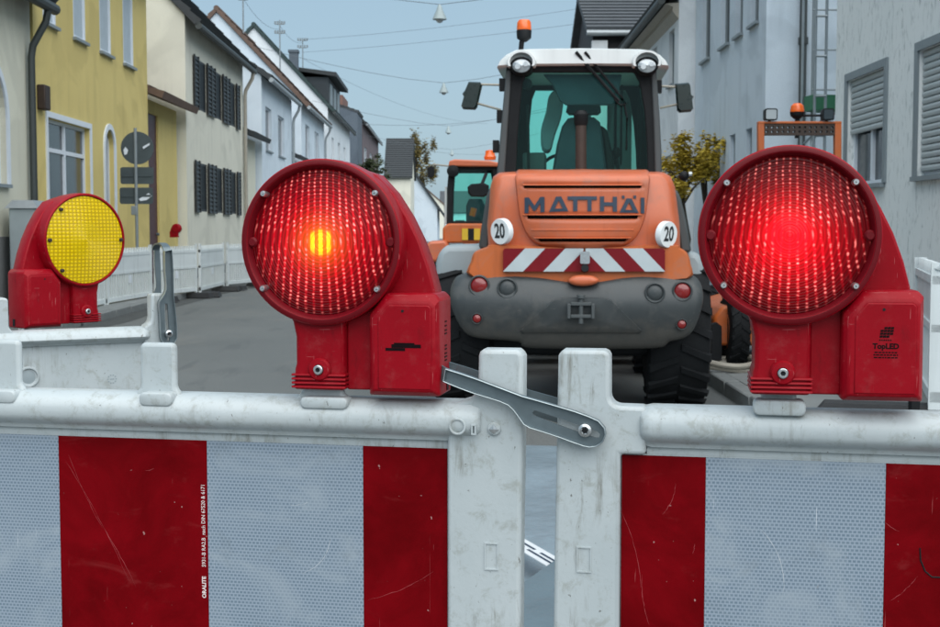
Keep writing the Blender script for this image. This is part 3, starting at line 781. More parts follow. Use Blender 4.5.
# ================================================================== STREET THINGS BEYOND THE BARRIERS
# ---- utility cabinet, traffic sign, fence row
p = Vector((XL(19.6) + .35, 19.75, 0))
t = thing('utility_cabinet', 'grey utility cabinet with a low hood beside the cream house', 'cabinet', p, PI / 2 + AL)
MB().box(-.42, .42, -.2, .2, .14, 1.72).build('body', 'grey_light', t, bevel=.02)
MB().loft([[(-.46, -.25, 1.72), (.46, -.25, 1.72), (.46, .25, 1.72), (-.46, .25, 1.72)], [(-.4, -.15, 1.84), (.4, -.15, 1.84), (.4, .15, 1.84), (-.4, .15, 1.84)]]).build('hood', 'gutter', t, smooth=0)
MB().box(-.38, -.01, -.215, -.2, .3, 1.66).build('door', 'grey_light', t); MB().box(.01, .38, -.215, -.2, .3, 1.66).build('door', 'grey_light', t)

g = Vector(((137.5 - 470) / FPX * 24.3, 24.3, .12))
t = thing('traffic_sign', 'grey backs of one round and two rectangular signs on a pole by the yellow house', 'traffic sign', g, .0)
k = 24.3 / FPX
def zz(py): return zat(py, 24.3) - .12
MB().tube([(0, 0, 0), (0, 0, zz(128))], .03, 10).build('pole', 'pole', t)
MB().lathe([(.0, -.062), (16.3 * k, -.062), (16.3 * k, -.045), (15 * k, -.045), (0, -.05)], (1.5 * k, -.03 + .1, zz(148)), 'Y', 32).build('round_sign', 'sign_back', t)
for (a, b, c, d), nm in (((-16, 17, 167, 184), 'upper_plate'), ((-17, 16, 187.5, 204), 'lower_plate')):
    pl = MB().prism(rrect(a * k, b * k, zz(d), zz(c), .04), .035, .05).build(nm, 'sign_back', t)
    MB().box(a * k + .03, b * k - .03, .02, .0345, (zz(c) + zz(d)) / 2 - .02, (zz(c) + zz(d)) / 2 + .02).build('rail', 'sign_back', pl)
st = MB(); st.prism([(-12 * k, zz(150)), (-10 * k, zz(147)), (-7.5 * k, zz(150)), (-8.5 * k, zz(154)), (-11 * k, zz(155))], -.005, .006)
st.build('sticker', 'frame_w', t, smooth=0); st = MB(); st.prism([(7 * k, zz(147)), (14 * k, zz(143)), (14 * k, zz(145)), (8 * k, zz(149))], -.005, .006)
st.build('sticker', 'frame_w', t, smooth=0); st = MB(); st.prism([(2 * k, zz(199)), (12 * k, zz(193)), (15 * k, zz(196)), (10 * k, zz(200)), (4 * k, zz(201))], .025, .034)
st.build('sticker', 'frame_w', t, smooth=0)
MB().box(-5 * k, 1 * k, -.04, .04, zz(215), zz(206)).build('clamp', 'pole', t, bevel=.01)

def fence_unit(L=2.0, H=1.1, slats=False, mat='fence_w', near=False):
    """white plastic site fence: comb top, solid board, slatted lower half, rubber feet; origin mid base, local x along"""
    t = thing('site_fence', 'x', 'fence')
    h = L / 2
    fr = MB().box(-h, h, -.02, .02, .92, .975).box(-h, h, -.02, .02, .60, .65).box(-h, h, -.02, .02, .13, .20)
    fr.box(-h, -h + .06, -.024, .024, .08, H).box(h - .06, h, -.024, .024, .08, H)
    fr.build('frame', mat, t, smooth=0)
    MB().box(-h + .06, h - .06, -.012, .012, .65, .92).build('board', mat, t, smooth=0)
    n = int(L / .105)
    if slats:
        me = None
        for i in range(n):
            x = -h + .06 + (L - .12) * (i + .5) / n
            if me is None: o = MB().box(-.022, .022, -.013, .013, .20, .60).build('slat', mat, t, smooth=0); me = o.data
            else: o = bpy.data.objects.new('slat', me); COL.objects.link(o); o.parent = t
            o.location = (x, 0, 0)
    else:
        s = MB()
        for i in range(n):
            x = -h + .06 + (L - .12) * (i + .5) / n; s.box(x - .024, x + .024, -.013, .013, .20, .60)
        tag(s.build('slats', mat, t, smooth=0), kind='stuff')
    c = MB(); n = int(L / .125)
    for i in range(n):
        x = -h + .06 + (L - .12) * (i + .5) / n; c.loft([[(x - .042, -.012, .975), (x + .042, -.012, .975), (x + .042, .012, .975), (x - .042, .012, .975)], [(x - .022, -.008, 1.06), (x + .022, -.008, 1.06), (x + .022, .008, 1.06), (x - .022, .008, 1.06)]])
    tag(c.build('comb', mat, t, smooth=0), kind='stuff')
    MB().box(-.05, .05, -.016, .016, .42, .56).build('badge', 'frame_w', t)
    for x in (-h + .12, h - .12):
        f = MB().loft([[(x - .13, -.40, 0), (x + .13, -.40, 0), (x + .13, .40, 0), (x - .13, .40, 0)], [(x - .10, -.36, .10), (x + .10, -.36, .10), (x + .10, .36, .10), (x - .10, .36, .10)]])
        f.build('foot', 'rubber', t, smooth=0)
    return t
proto = fence_unit()
GF = 'white plastic site fences along the left kerb'
pts = [(14, 342), (100, 312), (157, 303), (195, 298), (228, 291), (264, 287)]
gp = [ground(*q) for q in pts]
labs = ['white site fence unit nearest on the left, behind the yellow lamp', 'white site fence unit standing below the yellow house front window', 'white site fence unit directly under the round sign back',
        'white site fence unit carrying the small red lamp', 'white site fence unit in front of the lower black shutters', 'last white site fence unit, half hidden by the big red lamp']
segs = [(gp[0], (gp[0] * 2 + gp[1]) / 3 if False else gp[0].lerp(gp[1], .5)), (gp[0].lerp(gp[1], .5), gp[1]), (gp[1], gp[2]), (gp[2], gp[3]), (gp[3], gp[4]), (gp[4], gp[5])]
for i, (a, b) in enumerate(segs):
    c = (a + b) / 2; d = b - a
    r = proto if i == 0 else dup(proto, c, 0)
    r.location = (c.x, c.y, .02); r.rotation_euler = (0, 0, math.atan2(d.y, d.x) + (.05, -.06, .07, -.05, .06, -.04)[i]); r.scale = (d.length / 2.06, 1, 1)
    r['label'] = labs[i]; r['group'] = GF

# white fence on the right pavement
a, b = Vector((3.10, 8.62, .12)), Vector((3.66, 10.62, .12)); d = b - a
t = fence_unit(2.0, 1.06, True); t.scale = (1, 2.0, 1); t.location = (a + b) / 2; t.rotation_euler = (0, 0, math.atan2(d.y, d.x))
t['label'] = 'white site fence seen edge-on beside the plaster wall, right of the red lamp'
MB().tube([(-1.0, -.0, 1.02), (-1.02, -.03, 1.07), (-.96, -.05, 1.12), (-.80, -.05, 1.13)], .016, 8).build('hook', 'fence_w', t)
t = thing('black_post', 'thin black post beside the white fence behind the right lamp', 'post', (2.86, 8.35, .12))
MB().box(-.03, .03, -.03, .03, .03, .84).build('shaft', 'black', t, bevel=.006); MB().box(-.09, .09, -.09, .09, 0, .03).build('foot', 'rubber', t)

# scaffold tower in the gap between the two right houses
t = thing('scaffold', 'narrow steel scaffold tower between the plaster and bluish houses', 'scaffold', (5.42, 20.7, 0))
for x in (0, .17):
    for y in (0, .8): MB().tube([(x, y, 0), (x, y, 6.5)], .024, 8).build('upright', 'pole', t)
r_ = MB()
for z in [.4 + i * .62 for i in range(10)]: r_.tube([(0, -.03, z), (.17, -.03, z)], .02, 6); r_.tube([(-.05, 0, z + .1), (.34, .0, z + .1)], .014, 6)
r_.build('rungs', 'pole', t)
MB().tube([(-.1, .1, 2.5), (.3, .5, 3.3)], .024, 6).tube([(.35, .1, 3.25), (.0, .6, 2.8)], .02, 6).build('brace', 'pole', t)
nt_ = MB(); nt_.loft([[(.05, .3, 3.32), (.5, .3, 3.30), (.52, .3, 3.55), (.06, .3, 3.56)], [(.05, .9, 3.34), (.5, .9, 3.3), (.52, .9, 3.55), (.06, .9, 3.58)]]); nt_.build('green_net', 'green_net', t)

# ---- plants
def leaves(mb, c, r, n, size, seed, squash=1):
    rnd = random.Random(seed)
    cl = [(rnd.gauss(0, .52), rnd.gauss(0, .52), rnd.gauss(0, .50)) for _ in range(28)]
    for i in range(n):
        q = cl[rnd.randrange(len(cl))]
        p = [c[j] + r[j] * (q[j] + rnd.gauss(0, .135)) for j in range(3)]
        s = size * rnd.uniform(.5, 1.3)
        m = Matrix.Rotation(rnd.uniform(0, 2 * PI), 3, 'Z') @ Matrix.Rotation(rnd.uniform(-1.2, 1.2), 3, 'X')
        vs = [Vector(p) + m @ Vector(v_) for v_ in ((-s, 0, 0), (0, -s * .45, s * .1), (s, 0, 0), (0, s * .45, s * .1))]
        mb.add(vs, [(0, 1, 2, 3)])
def tree(name, label, base_, h, r, n, size, leaf, seed, cat='tree'):
    t = thing(name, label, cat, base_)
    rnd = random.Random(seed)
    tr = MB().tube([(0, 0, 0), (.03 * h, 0, h * .35), (-.02 * h, .02 * h, h * .7), (0, 0, h * .97)], [.03 * h, .022 * h, .014 * h, .004 * h], 8)
    for i in range(7):
        a = rnd.uniform(0, 2 * PI); z = h * rnd.uniform(.4, .8); e = r[0] * rnd.uniform(.5, .9)
        tr.tube([(0, 0, z), (e * .5 * math.cos(a), e * .5 * math.sin(a), z + .1 * h), (e * math.cos(a), e * math.sin(a), z + .16 * h)], [.010 * h, .007 * h, .003 * h], 6)
    tr.build('trunk', 'bark', t)
    mb = MB(); leaves(mb, (0, 0, h - r[2] * .95), r, n, size, seed)
    tag(mb.build('crown', leaf, t, smooth=0, merge=False), kind='stuff')
    return t
tree('autumn_tree', 'yellowing autumn shrub tree against the bluish house right of the cab', ((683 - 470) / FPX * 27.2, 27.2, .12), 3.1, (.80, .5, .60), 7000, .05, 'leaf_y', 3)
tree('climbing_shrub', 'small golden shrub spray beside the autumn shrub under the narrow windows', ((706 - 470) / FPX * 27.6, 27.7, .12), 3.25, (.26, .22, .48), 1800, .05, 'leaf_y', 4)
tree('far_tree', 'thin brown autumn tree rising behind the slate roofed house', ((417 - 470) / FPX * 178, 178, 0), 13.6, (1.9, 1.7, 3.8), 6000, .20, 'leaf_b', 5)
tree('street_shrub', 'dull green street tree in front of the plum house', ((372 - 470) / FPX * 100, 100, 0), 6.6, (1.1, 1.0, .8), 2600, .12, 'leaf_g', 6)

# ---- street lamps hanging on span wires, power lines and masts
GS = 'bell lamps on span wires over the street'
for i, (px, py, zl, lab) in enumerate(((440, 10, 6.5, 'largest bell lamp, on the nearest span wire high in the sky'), (444, 86, 6.5, 'second bell lamp, level with the loader mirror'),
                                       (448.5, 128, 6.5, 'third bell lamp, just below and beyond the second'), (452, 151, 6.5, 'tiny last bell lamp above the far orange cab'))):
    Y = (zl - CAM_Z) * FPX / (230 - py); X = (px - 470) / FPX * Y
    t = thing('street_lamp', lab, 'street lamp', (X, Y, zl), 0, GS)
    MB().lathe([(.02, .05), (.05, 0), (.07, -.07), (.15, -.24), (.165, -.29), (.12, -.29)], (0, 0, 0), 'Z', 16).build('shade', 'lamp_shade', t)
    MB().lathe([(.10, -.28), (.10, -.30), (.05, -.36), (.01, -.37)], (0, 0, 0), 'Z', 12).build('bulb_cover', 'lamp_clear', t)
    w = thing('span_wire', ('nearest', 'second', 'third', 'farthest')[i] + ' sagging span wire across the street', 'wire', (X, Y, zl), 0, 'span wires')
    for sx, dz in ((XL(Y) - X, 1.25), (4.9 - X, 1.15)):
        MB().tube([(sx * q, 0, .05 + dz * q ** 1.35) for q in (0, .2, .4, .6, .8, 1)], .0075, 5).build('strand', 'wire', w)
def wire(label, a, b, sag, r=.009, name='power_line'):
    a, b = Vector(a), Vector(b)
    mb = MB().tube([a.lerp(b, q / 12) - Vector((0, 0, sag * 4 * (q / 12) * (1 - q / 12))) for q in range(13)], r, 5)
    return tag(mb.build(name, 'wire'), label, 'power line', 'power lines')
def mast(label, px, ytop, ybase, Y, arms):
    k = Y / FPX; z0, z1 = zat(ybase, Y), zat(ytop, Y)
    t = thing('roof_mast', label, 'mast', ((px - 470) * k, Y, z0), 0, 'roof masts')
    MB().tube([(0, 0, -1.2), (0, 0, z1 - z0)], .035, 6).build('pole', 'pole', t)
    for a in arms:
        z = (z1 - z0) * a; w = 4.5 * k
        MB().tube([(-w, 0, z), (w, 0, z)], .03, 6).build('cross_arm', 'pole', t)
        for x in (-w, -w * .45, w * .45, w): MB().cyl((x, 0, z), (x, 0, z + .16), .05, n=6).build('insulator', 'pole', t)
    return Vector(((px - 470) * k, Y, z0)), z1
mast('single roof mast with a small cross bar above the brown roof', 246, -2, 40, 62, (.96,))
b1, z1 = mast('roof mast with two cross arms above the green roof gable', 282, 20, 55, 72, (.88, .62))
b2, z2 = mast('roof mast with two cross arms beside the blue chimney', 304.5, 38, 70, 84, (.92, .7))
b3, z3 = mast('small roof mast showing behind the loader roof', 577, 33, 60, 60, (.85, .55))
wire('upper power line crossing the sky to the loader cab', (b2.x, b2.y, z2 - .1), (b3.x + 12, b3.y + 8, z2 + 1.2), .5)
wire('lower power line crossing the sky to the loader cab', (b2.x, b2.y, z2 - .9), (b3.x + 12, b3.y + 8, z2 + .2), .4)
wire('long thin power line falling towards the far end', (b2.x, b2.y, z2 - 1.3), (2, 150, 13.5), 1.0)
wire('power line running between the two double masts', (b1.x, b1.y, z1 - .3), (b2.x, b2.y, z2 - .3), .3)
wire('power line leading from the double mast to the single mast', (b1.x, b1.y, z1 - .5), ((246 - 470) / FPX * 62, 62, zat(-2, 62)), .4)
wire('low wire on the sky between roofs and far cab', (XL(120) + 1, 120, zat(140, 120)), (5, 118, zat(150, 118)), .8)
wire('upper of the two faint wires below the mirror', (XL(75) + .5, 75, zat(122, 75)), (5, 72, zat(108, 72)), .5)

# ================================================================== WHEEL LOADER
HL = math.atan(.084)
LX, LY = (577.5 - 470) / FPX * 9.6, 9.6
F = Frame(LX, LY, -HL)
L_ = thing('wheel_loader', 'big orange wheel loader with grey counterweight and white cab roof, seen from behind', 'wheel loader', (LX, LY, 0), -HL)
def lp(px, py, y): return F.at(px, py, y)
def lpoly(pts, y): return [lp(a, b, y) for a, b in pts]
def sect(poly, y, sx=1, sz=1, cx=None, cz=None):
    cx = sum(p_[0] for p_ in poly) / len(poly) if cx is None else cx; cz = sum(p_[1] for p_ in poly) / len(poly) if cz is None else cz
    return [(cx + (x - cx) * sx, y, cz + (z - cz) * sz) for x, z in poly]
def smooth_poly(pts, n=3):
    """Catmull-Rom through a closed outline"""
    out = []; m = len(pts)
    for i in range(m):
        p0, p1, p2, p3 = [Vector(pts[(i + k_) % m]) for k_ in (-1, 0, 1, 2)]
        for j in range(n):
            q = j / n
            out.append(tuple(.5 * ((2 * p1) + (p2 - p0) * q + (2 * p0 - 5 * p1 + 4 * p2 - p3) * q * q + (3 * p1 - p0 - 3 * p2 + p3) * q ** 3)))
    return out
# counterweight
bp = smooth_poly(lpoly([(458, 275.5), (450, 282), (447, 295), (450, 313), (461, 334), (476, 340.5), (516, 344), (524, 350.5), (570, 352), (630, 352), (664, 350.5), (672, 344.5), (686, 341), (696, 333), (703.5, 313), (706, 296), (703, 283), (695, 276), (678, 272.5), (640, 274.5), (604, 281), (583, 284), (562, 281), (525, 275), (480, 271.5)], 0), 3)
zlo, zhi = min(q[1] for q in bp), max(q[1] for q in bp); zmd = zlo + (zhi - zlo) * .60
def cwf(z):
    if z > zmd: return .13 * min(1.2, (z - zmd) / (zhi - zmd)) ** 2
    return .17 * min(1.2, (zmd - z) / (zmd - zlo)) ** 1.8
cw = MB().loft([sect(bp, .0, .06, .06), sect(bp, .0, .25, .25), sect(bp, .0, .5, .5), sect(bp, .0, .7, .7), sect(bp, .0, .84, .82), sect(bp, .004, .93, .90), sect(bp, .018, .97, .955), sect(bp, .06, .99, .99), sect(bp, .13, 1, 1), sect(bp, .6, .99, 1), sect(bp, 1.0, .96, .95)])
cw.v = [(x, y + (cwf(z) + .10 * min(1, abs(x) / 1.0) ** 4 if y < .3 else 0), z) for x, y, z in cw.v]
cwo = cw.build('counterweight', 'grey_body', L_, smooth=60)
# raised trapezoid plate and tow hitch
tp = lpoly([(520, 331), (553, 300), (563, 297.5), (603, 297.5), (612, 300), (642, 331), (640, 334), (522, 334)], 0)
tpm = MB().loft([sect(tp, .03), sect(tp, -.006), sect(tp, -.016, .98, .95), sect(tp, -.016, .6, .6), sect(tp, -.016, .05, .05)]); tpm.v = [(x, y + cwf(z), z) for x, y, z in tpm.v]; tpm.build('hitch_plate', 'grey_body', cwo)
hx, hz = lp(581, 310, 0)
ht = MB().box(hx - .075, hx + .075, -.07, -.012, hz + .035, hz + .06).box(hx - .075, hx + .075, -.07, -.012, hz - .055, hz - .03)
ht.box(hx - .10, hx - .0755, -.075, -.012, hz - .06, hz + .05).box(hx + .0755, hx + .10, -.075, -.012, hz - .06, hz + .05)
ht.cyl((hx, -.05, hz - .10), (hx, -.05, hz + .085), .018, n=12).cyl((hx, -.05, hz + .086), (hx, -.05, hz + .115), .03, n=12)
ht.build('tow_hitch', 'grey_dark', L_, bevel=.004)
# lower body band
bd = smooth_poly(lpoly([(492, 244.5), (486, 247), (474, 252), (470, 262), (470, 277), (530, 283), (583, 289), (640, 281), (690, 279), (691.5, 264), (688, 253), (681, 248), (676, 245), (630, 246), (583, 248), (535, 246)], .1), 3)
MB().loft([sect(bd, .10, .97, .95), sect(bd, .13, .99, .985), sect(bd, .18), sect(bd, 1.2)]).build('rear_body', 'orange_deep', L_, smooth=60)
# shoulders of the bonnet: outline lofted forward, leaning in
sh = lpoly([(488, 250), (486.5, 225), (488.5, 205), (489.8, 186), (492.6, 176.5), (498, 173), (508, 172.4), (520, 172.5), (540, 171), (583, 169.5), (625, 171), (645, 172.5), (655, 172.5), (665, 172.6), (671.2, 176), (675.6, 186), (678, 204), (680.5, 225), (681, 250)], .22)
cx0 = lp(583, 210, .22)[0]
MB().loft([[(cx0 + (x - cx0) * s, y, z + dz) for x, z in sh] for y, s, dz in ((.17, .925, -.03), (.185, .945, -.014), (.225, .98, -.004), (.29, 1, 0), (.5, 1.01, .015), (1.0, 1.0, .04), (1.6, .98, .06))]).build('bonnet', 'orange', L_, smooth=50)
# ribbed rear panel with three louvres, bulging
HW = [(169.5, 62), (172, 65), (176, 66.5), (184, 66), (190, 65.2), (200, 64.2), (210, 63), (217, 61.8), (221, 60.5), (230, 57), (237, 53), (241, 50), (246, 42), (249, 34)]
zc_, = [None]
def hw(py):
    for (a, wa), (b, wb) in zip(HW, HW[1:]):
        if a <= py <= b: return wa + (wb - wa) * (py - a) / (b - a)
    return HW[-1][1] if py > 249 else HW[0][1]
def bulge(u, py):
    y = .02 + .085 * abs(u) ** 2.6
    if abs(u) > 1.01: y += .11
    if py < 178: y += .42 * ((178 - py) / 9) ** 1.6 * .55
    if py > 236: y += .07 * ((py - 236) / 13) ** 1.5
    if py > 249.2: y += .10
    return y
def hp(u, py, off=0.0):
    y = bulge(u, py) - off
    x, z = lp(582.5 + u * hw(py), py, y)
    return (x, y, z)
us = [-1.035, -1, -.97, -.9, -.86, -.8, -.6, -.4, -.2, 0, .2, .4, .6, .8, .86, .9, .97, 1, 1.035]
pys = [169.5, 171, 173, 176, 180, 185.2, 188.2, 192, 198, 204, 210, 215, 219, 224, 230, 236, 238.4, 242.6, 245, 247.5, 249, 250.5]
slots = {(185.2, 188.2): .905, (215, 219): .96, (238.4, 242.6): .93}
gm = MB(); idx = {}
for j, py in enumerate(pys):
    for i, u in enumerate(us):
        idx[(i, j)] = len(gm.v); gm.v.append(hp(u, py))
for j in range(len(pys) - 1):
    for i in range(len(us) - 1):
        s = slots.get((pys[j], pys[j + 1]))
        if s and abs(us[i]) < s and abs(us[i + 1]) < s: continue
        gm.f.append((idx[(i, j)], idx[(i + 1, j)], idx[(i + 1, j + 1)], idx[(i, j + 1)]))
pan = gm.build('rear_panel', 'orange', L_, smooth=50)
sm_ = pan.modifiers.new('solid', 'SOLIDIFY'); sm_.thickness = .012; sm_.offset = -1
# louvre lips above each slot and the black grille behind
for (a, b), s in slots.items():
    lip = MB(); n = 14
    lip.loft([[hp(-s + 2 * s * q / n, a - 1.2, .0), hp(-s + 2 * s * q / n, a - .3, .018), hp(-s + 2 * s * q / n, a + .25, .018), hp(-s + 2 * s * q / n, a + .1, -.01)] for q in range(n + 1)])
    lip.build('louvre', 'orange', pan)
    gr = MB(); gr.loft([[hp(-s + 2 * s * q / n, a - 1, -.075), hp(-s + 2 * s * q / n, b + 1, -.075), hp(-s + 2 * s * q / n, b + 1, -.085), hp(-s + 2 * s * q / n, a - 1, -.085)] for q in range(n + 1)])
    gr.build('grille', 'black', pan)
# shallow bead between panel strips
bead = MB(); bead.loft([[hp(-.9 + 1.8 * q / 14, 229, 0), hp(-.9 + 1.8 * q / 14, 229.6, .006), hp(-.9 + 1.8 * q / 14, 230.4, .006), hp(-.9 + 1.8 * q / 14, 231, 0)] for q in range(15)]); bead.build('bead', 'orange', pan)
# lettering
LET = {
 'M': (1.30, [[(0, 0), (0, 1), (.28, 1), (.65, .45), (1.02, 1), (1.3, 1), (1.3, 0), (1.03, 0), (1.03, .6), (.72, .12), (.58, .12), (.27, .6), (.27, 0)]], []),
 'A': (1.25, [[(0, 0), (.46, 1), (.79, 1), (1.25, 0)]], [[(.38, .2), (.87, .2), (.625, .74)]]),
 'T': (1.0, [[(0, 1), (1.0, 1), (1.0, .76), (.64, .76), (.64, 0), (.36, 0), (.36, .76), (0, .76)]], []),
 'H': (1.1, [[(0, 0), (0, 1), (.27, 1), (.27, .62), (.83, .62), (.83, 1), (1.1, 1), (1.1, 0), (.83, 0), (.83, .38), (.27, .38), (.27, 0)]], []),
 'I': (.28, [[(0, 0), (0, 1), (.28, 1), (.28, 0)]], [])}
seq = [('M', 524.5, 20.0), ('A', 549, 19.5), ('T', 567.5, 15.5), ('T', 582.3, 14.6), ('H', 600, 17), ('A', 619.5, 19.2), ('I', 640.8, 3.7)]
for ch_, px0, wpx in seq:
    wd, outs, holes = LET[ch_]; mb = MB()
    def put(poly): return [((q[0] / wd), q[1]) for q in poly]
    def mapv(vs):
        r_ = []
        for x, y, z in vs:
            px = px0 + x * wpx; cen = (px - 583) / 62
            base_ = 211.2 + 2.4 * cen * cen; top = 196.2 + 1.5 * cen * cen
            if ch_ == 'A' and px0 > 600: base_ = 212.5 + .6 * cen * cen; top = 198.4
            py = base_ + (top - base_) * z
            r_.append(hp((px - 582.5) / hw(py), py, y))
        return r_
    for o_ in outs: mb.holed(put(o_), [put(h_) for h_ in holes], .0, .010)
    if ch_ == 'A' and px0 > 600:
        for xd in (.20, .80): mb.prism([(xd - .07, 1.0), (xd + .07, 1.0), (xd + .07, 1.2), (xd - .07, 1.2)], 0, .010)
    mb.v = mapv(mb.v)
    mb.build('letter', 'navy_letter', pan, smooth=0)
# grey side covers between bonnet and cab, mudguards
for pl_ in ([(479, 248), (482, 225), (487, 195), (491, 186), (494, 190), (489, 250)], [(691, 252), (687, 225), (681, 200), (677, 190), (672, 190), (680, 252)]):
    q = lpoly(pl_, .55); MB().prism(q, .5, 1.3).build('side_cover', 'grey_dark', L_, bevel=.02)
for pl_ in ([(437, 318), (437.5, 262), (441, 250), (449, 245), (475, 244.5), (492, 246), (492, 300), (470, 300), (462, 318)], [(680, 250), (697, 252), (703, 262), (704, 300), (690, 300), (680, 290)]):
    q = lpoly(pl_, .75); MB().prism(q, .6, 1.55).build('mudguard', 'grey_light', L_, bevel=.05, seg=3)
# lamps
def lamp(px, py, r_px, nm, mt, y=-.004, rim=True):
    x, z = lp(px, py, y); r = r_px * 9.6 / FPX; y += cwf(z) + .10 * min(1, abs(x)) ** 4
    if rim:
        ring = MB().lathe([(r * 1.0, y + .03), (r * 1.26, y + .03), (r * 1.26, y - .012), (r * 1.14, y - .022), (r * 1.0, y - .012)], (x, 0, z), 'Y', 28, caps=False)
        ro = ring.build(nm + '_rim', 'grey_dark', L_)
    o = MB().lathe([(r * 1.02, y + .03), (r * 1.0, y - .004), (r * .8, y - .016), (r * .4, y - .022), (.001, y - .024)], (x, 0, z), 'Y', 24).build(nm, mt, L_)
    return o
tl = lamp(478.5, 286, 8.6, 'tail_lamp', 'lamp_red'); lamp(683, 291.5, 8.2, 'tail_lamp', 'lamp_red')
lamp(507, 288.5, 8.3, 'blank_cover', 'grey_body'); lamp(655, 293, 8.2, 'blank_cover', 'grey_body')
lamp(476.5, 319, 4.6, 'reflector', 'warn_red' if False else 'lamp_red', rim=True); lamp(682.5, 325, 4.6, 'reflector', 'lamp_red', rim=True)
# hazard strip in two halves, each stripe a piece
def strip(x0, x1, y0, y1, sl, n):
    k_ = (x1 - x0); h = y1 - y0
    for i in range(-1, n + 1):
        wst = k_ / n * 1.0
        a = x0 + i * wst
        pts = [(a, y1), (a + wst, y1), (a + wst + sl, y0), (a + sl, y0)]
        # clip to strip
        def clip(pp, lim, keep_less):
            out = []
            for q in range(len(pp)):
                A, B = pp[q], pp[(q + 1) % len(pp)]
                ia = A[0] <= lim if keep_less else A[0] >= lim; ib = B[0] <= lim if keep_less else B[0] >= lim
                if ia: out.append(A)
                if ia != ib:
                    f_ = (lim - A[0]) / (B[0] - A[0]); out.append((lim, A[1] + f_ * (B[1] - A[1])))
            return out
        pts = clip(pts, x1, True)
        if len(pts) >= 3: pts = clip(pts, x0, False)
        if len(pts) < 3: continue
        yield (i % 2), pts
for x0, x1, sl, ph in ((503, 583.5, 22, 0), (585.5, 665, -22, 1)):
    for par, pts in strip(x0, x1, 248.5, 271.5, sl, 4 if False else 4):
        q = [lp(a, b, .06) for a, b in pts]
        MB().prism(q, .055, .10).build('hazard_stripe', 'warn_white' if par == ph else 'warn_red', L_, smooth=0)
x, z = lp(585, 261, .02)
MB().prism(rrect(x - .035, x + .035, z - .02, z + .07, .012), .0, .06).build('plate_lamp', 'lamp_clear', L_); MB().cyl((x, .05, z - .06), (x, -.02, z - .05), .028, n=12).build('key_lock', 'black', L_)
tb = smooth_poly(lpoly([(568, 281), (573, 276.5), (583, 275), (594, 276.5), (599, 281), (593, 285), (583, 286.3), (573, 285)], -.02), 3)
MB().loft([sect(tb, .10), sect(tb, -.005), sect(tb, -.03, .9, .8), sect(tb, -.04, .6, .5)]).build('tow_cap', 'orange', L_, smooth=60)
# 20 km/h discs on the corners
for px, py, rw, y, rz in ((500.8, 231.5, 9.6, .09, -.72), (667.6, 234.5, 8.6, .09, .80)):
    x, z = lp(px, py, y); r = 13.0 * 9.75 / FPX
    d_ = MB().lathe([(.001, -.012), (r * .97, -.012), (r, -.006), (r, .035)], (0, 0, 0), 'Y', 36).build('speed_disc', 'sign_white', L_, loc=(x, y, z))
    d_.rotation_euler = (.08, 0, rz)
    text('20', r * 1.55, 'sign_black', d_, (0, -.0135, 0), (PI / 2, 0, 0), bold=.004, sx=.72)
# wheels
def tyre(x, y, R, w, parent, name='tyre'):
    prof = [(R * .52, -w * .48), (R * .80, -w * .5), (R * .93, -w * .46), (R * .965, -w * .36), (R * .965, w * .36), (R * .93, w * .46), (R * .80, w * .5), (R * .52, w * .48)]
    tm = MB().lathe(prof, (x, y, R), 'X', 40)
    for i in range(20):
        for sg in (-1, 1):
            a = 2 * PI * (i + (.5 if sg > 0 else 0)) / 20
            ca, sa = math.cos(a), math.sin(a)
            def pt(rr, xx, da): return (x + xx, y + rr * math.cos(a + da), R + rr * math.sin(a + da))
            o_, i_ = R * 1.0, R * .95
            tm.loft([[pt(i_, sg * .02 * w, -.05), pt(i_, sg * .5 * w, .10), pt(i_, sg * .5 * w, .21), pt(i_, sg * .02 * w, .05)], [pt(o_, sg * .02 * w, -.04), pt(o_, sg * .47 * w, .11), pt(o_, sg * .47 * w, .20), pt(o_, sg * .02 * w, .04)]])
    return tm.build(name, 'tyre', parent, smooth=30)
Rw = .60
xl_, _ = lp(436.5, 380, .85); xr_, _ = lp(706, 380, .85)
for x, sg in ((xl_ + .24, -1), (xr_ - .24, 1)):
    for y in (.95, 3.3):
        ty = tyre(x, y, Rw, .48, L_)
        MB().lathe([(.05, -.02), (.28, -.06), (.31, -.14 * 1), (.31, .14), (.28, .06), (.05, .02)], (x, y, Rw), 'X', 24).build('rim', 'orange_deep', ty)
MB().box(xl_ + .4, xr_ - .4, .55, 1.3, .42, .95).box(-.35, .35, .5, 3.6, .5, 1.0).build('axle', 'black', L_, bevel=.03)
MB().box(-.75, .75, 3.9, 4.6, .3, .9).build('lift_arm', 'orange_deep', L_, bevel=.04)
bk = MB().loft([[(-1.1, 5.7, .1), (-1.1, 4.9, .12), (-1.1, 4.75, .5), (-1.1, 4.85, .95), (-1.1, 4.9, .95), (-1.1, 4.82, .5), (-1.1, 4.95, .17), (-1.1, 5.7, .13)], [(1.1, 5.7, .1), (1.1, 4.9, .12), (1.1, 4.75, .5), (1.1, 4.85, .95), (1.1, 4.9, .95), (1.1, 4.82, .5), (1.1, 4.95, .17), (1.1, 5.7, .13)]])
bk.build('bucket', 'grey_dark', L_, smooth=0)
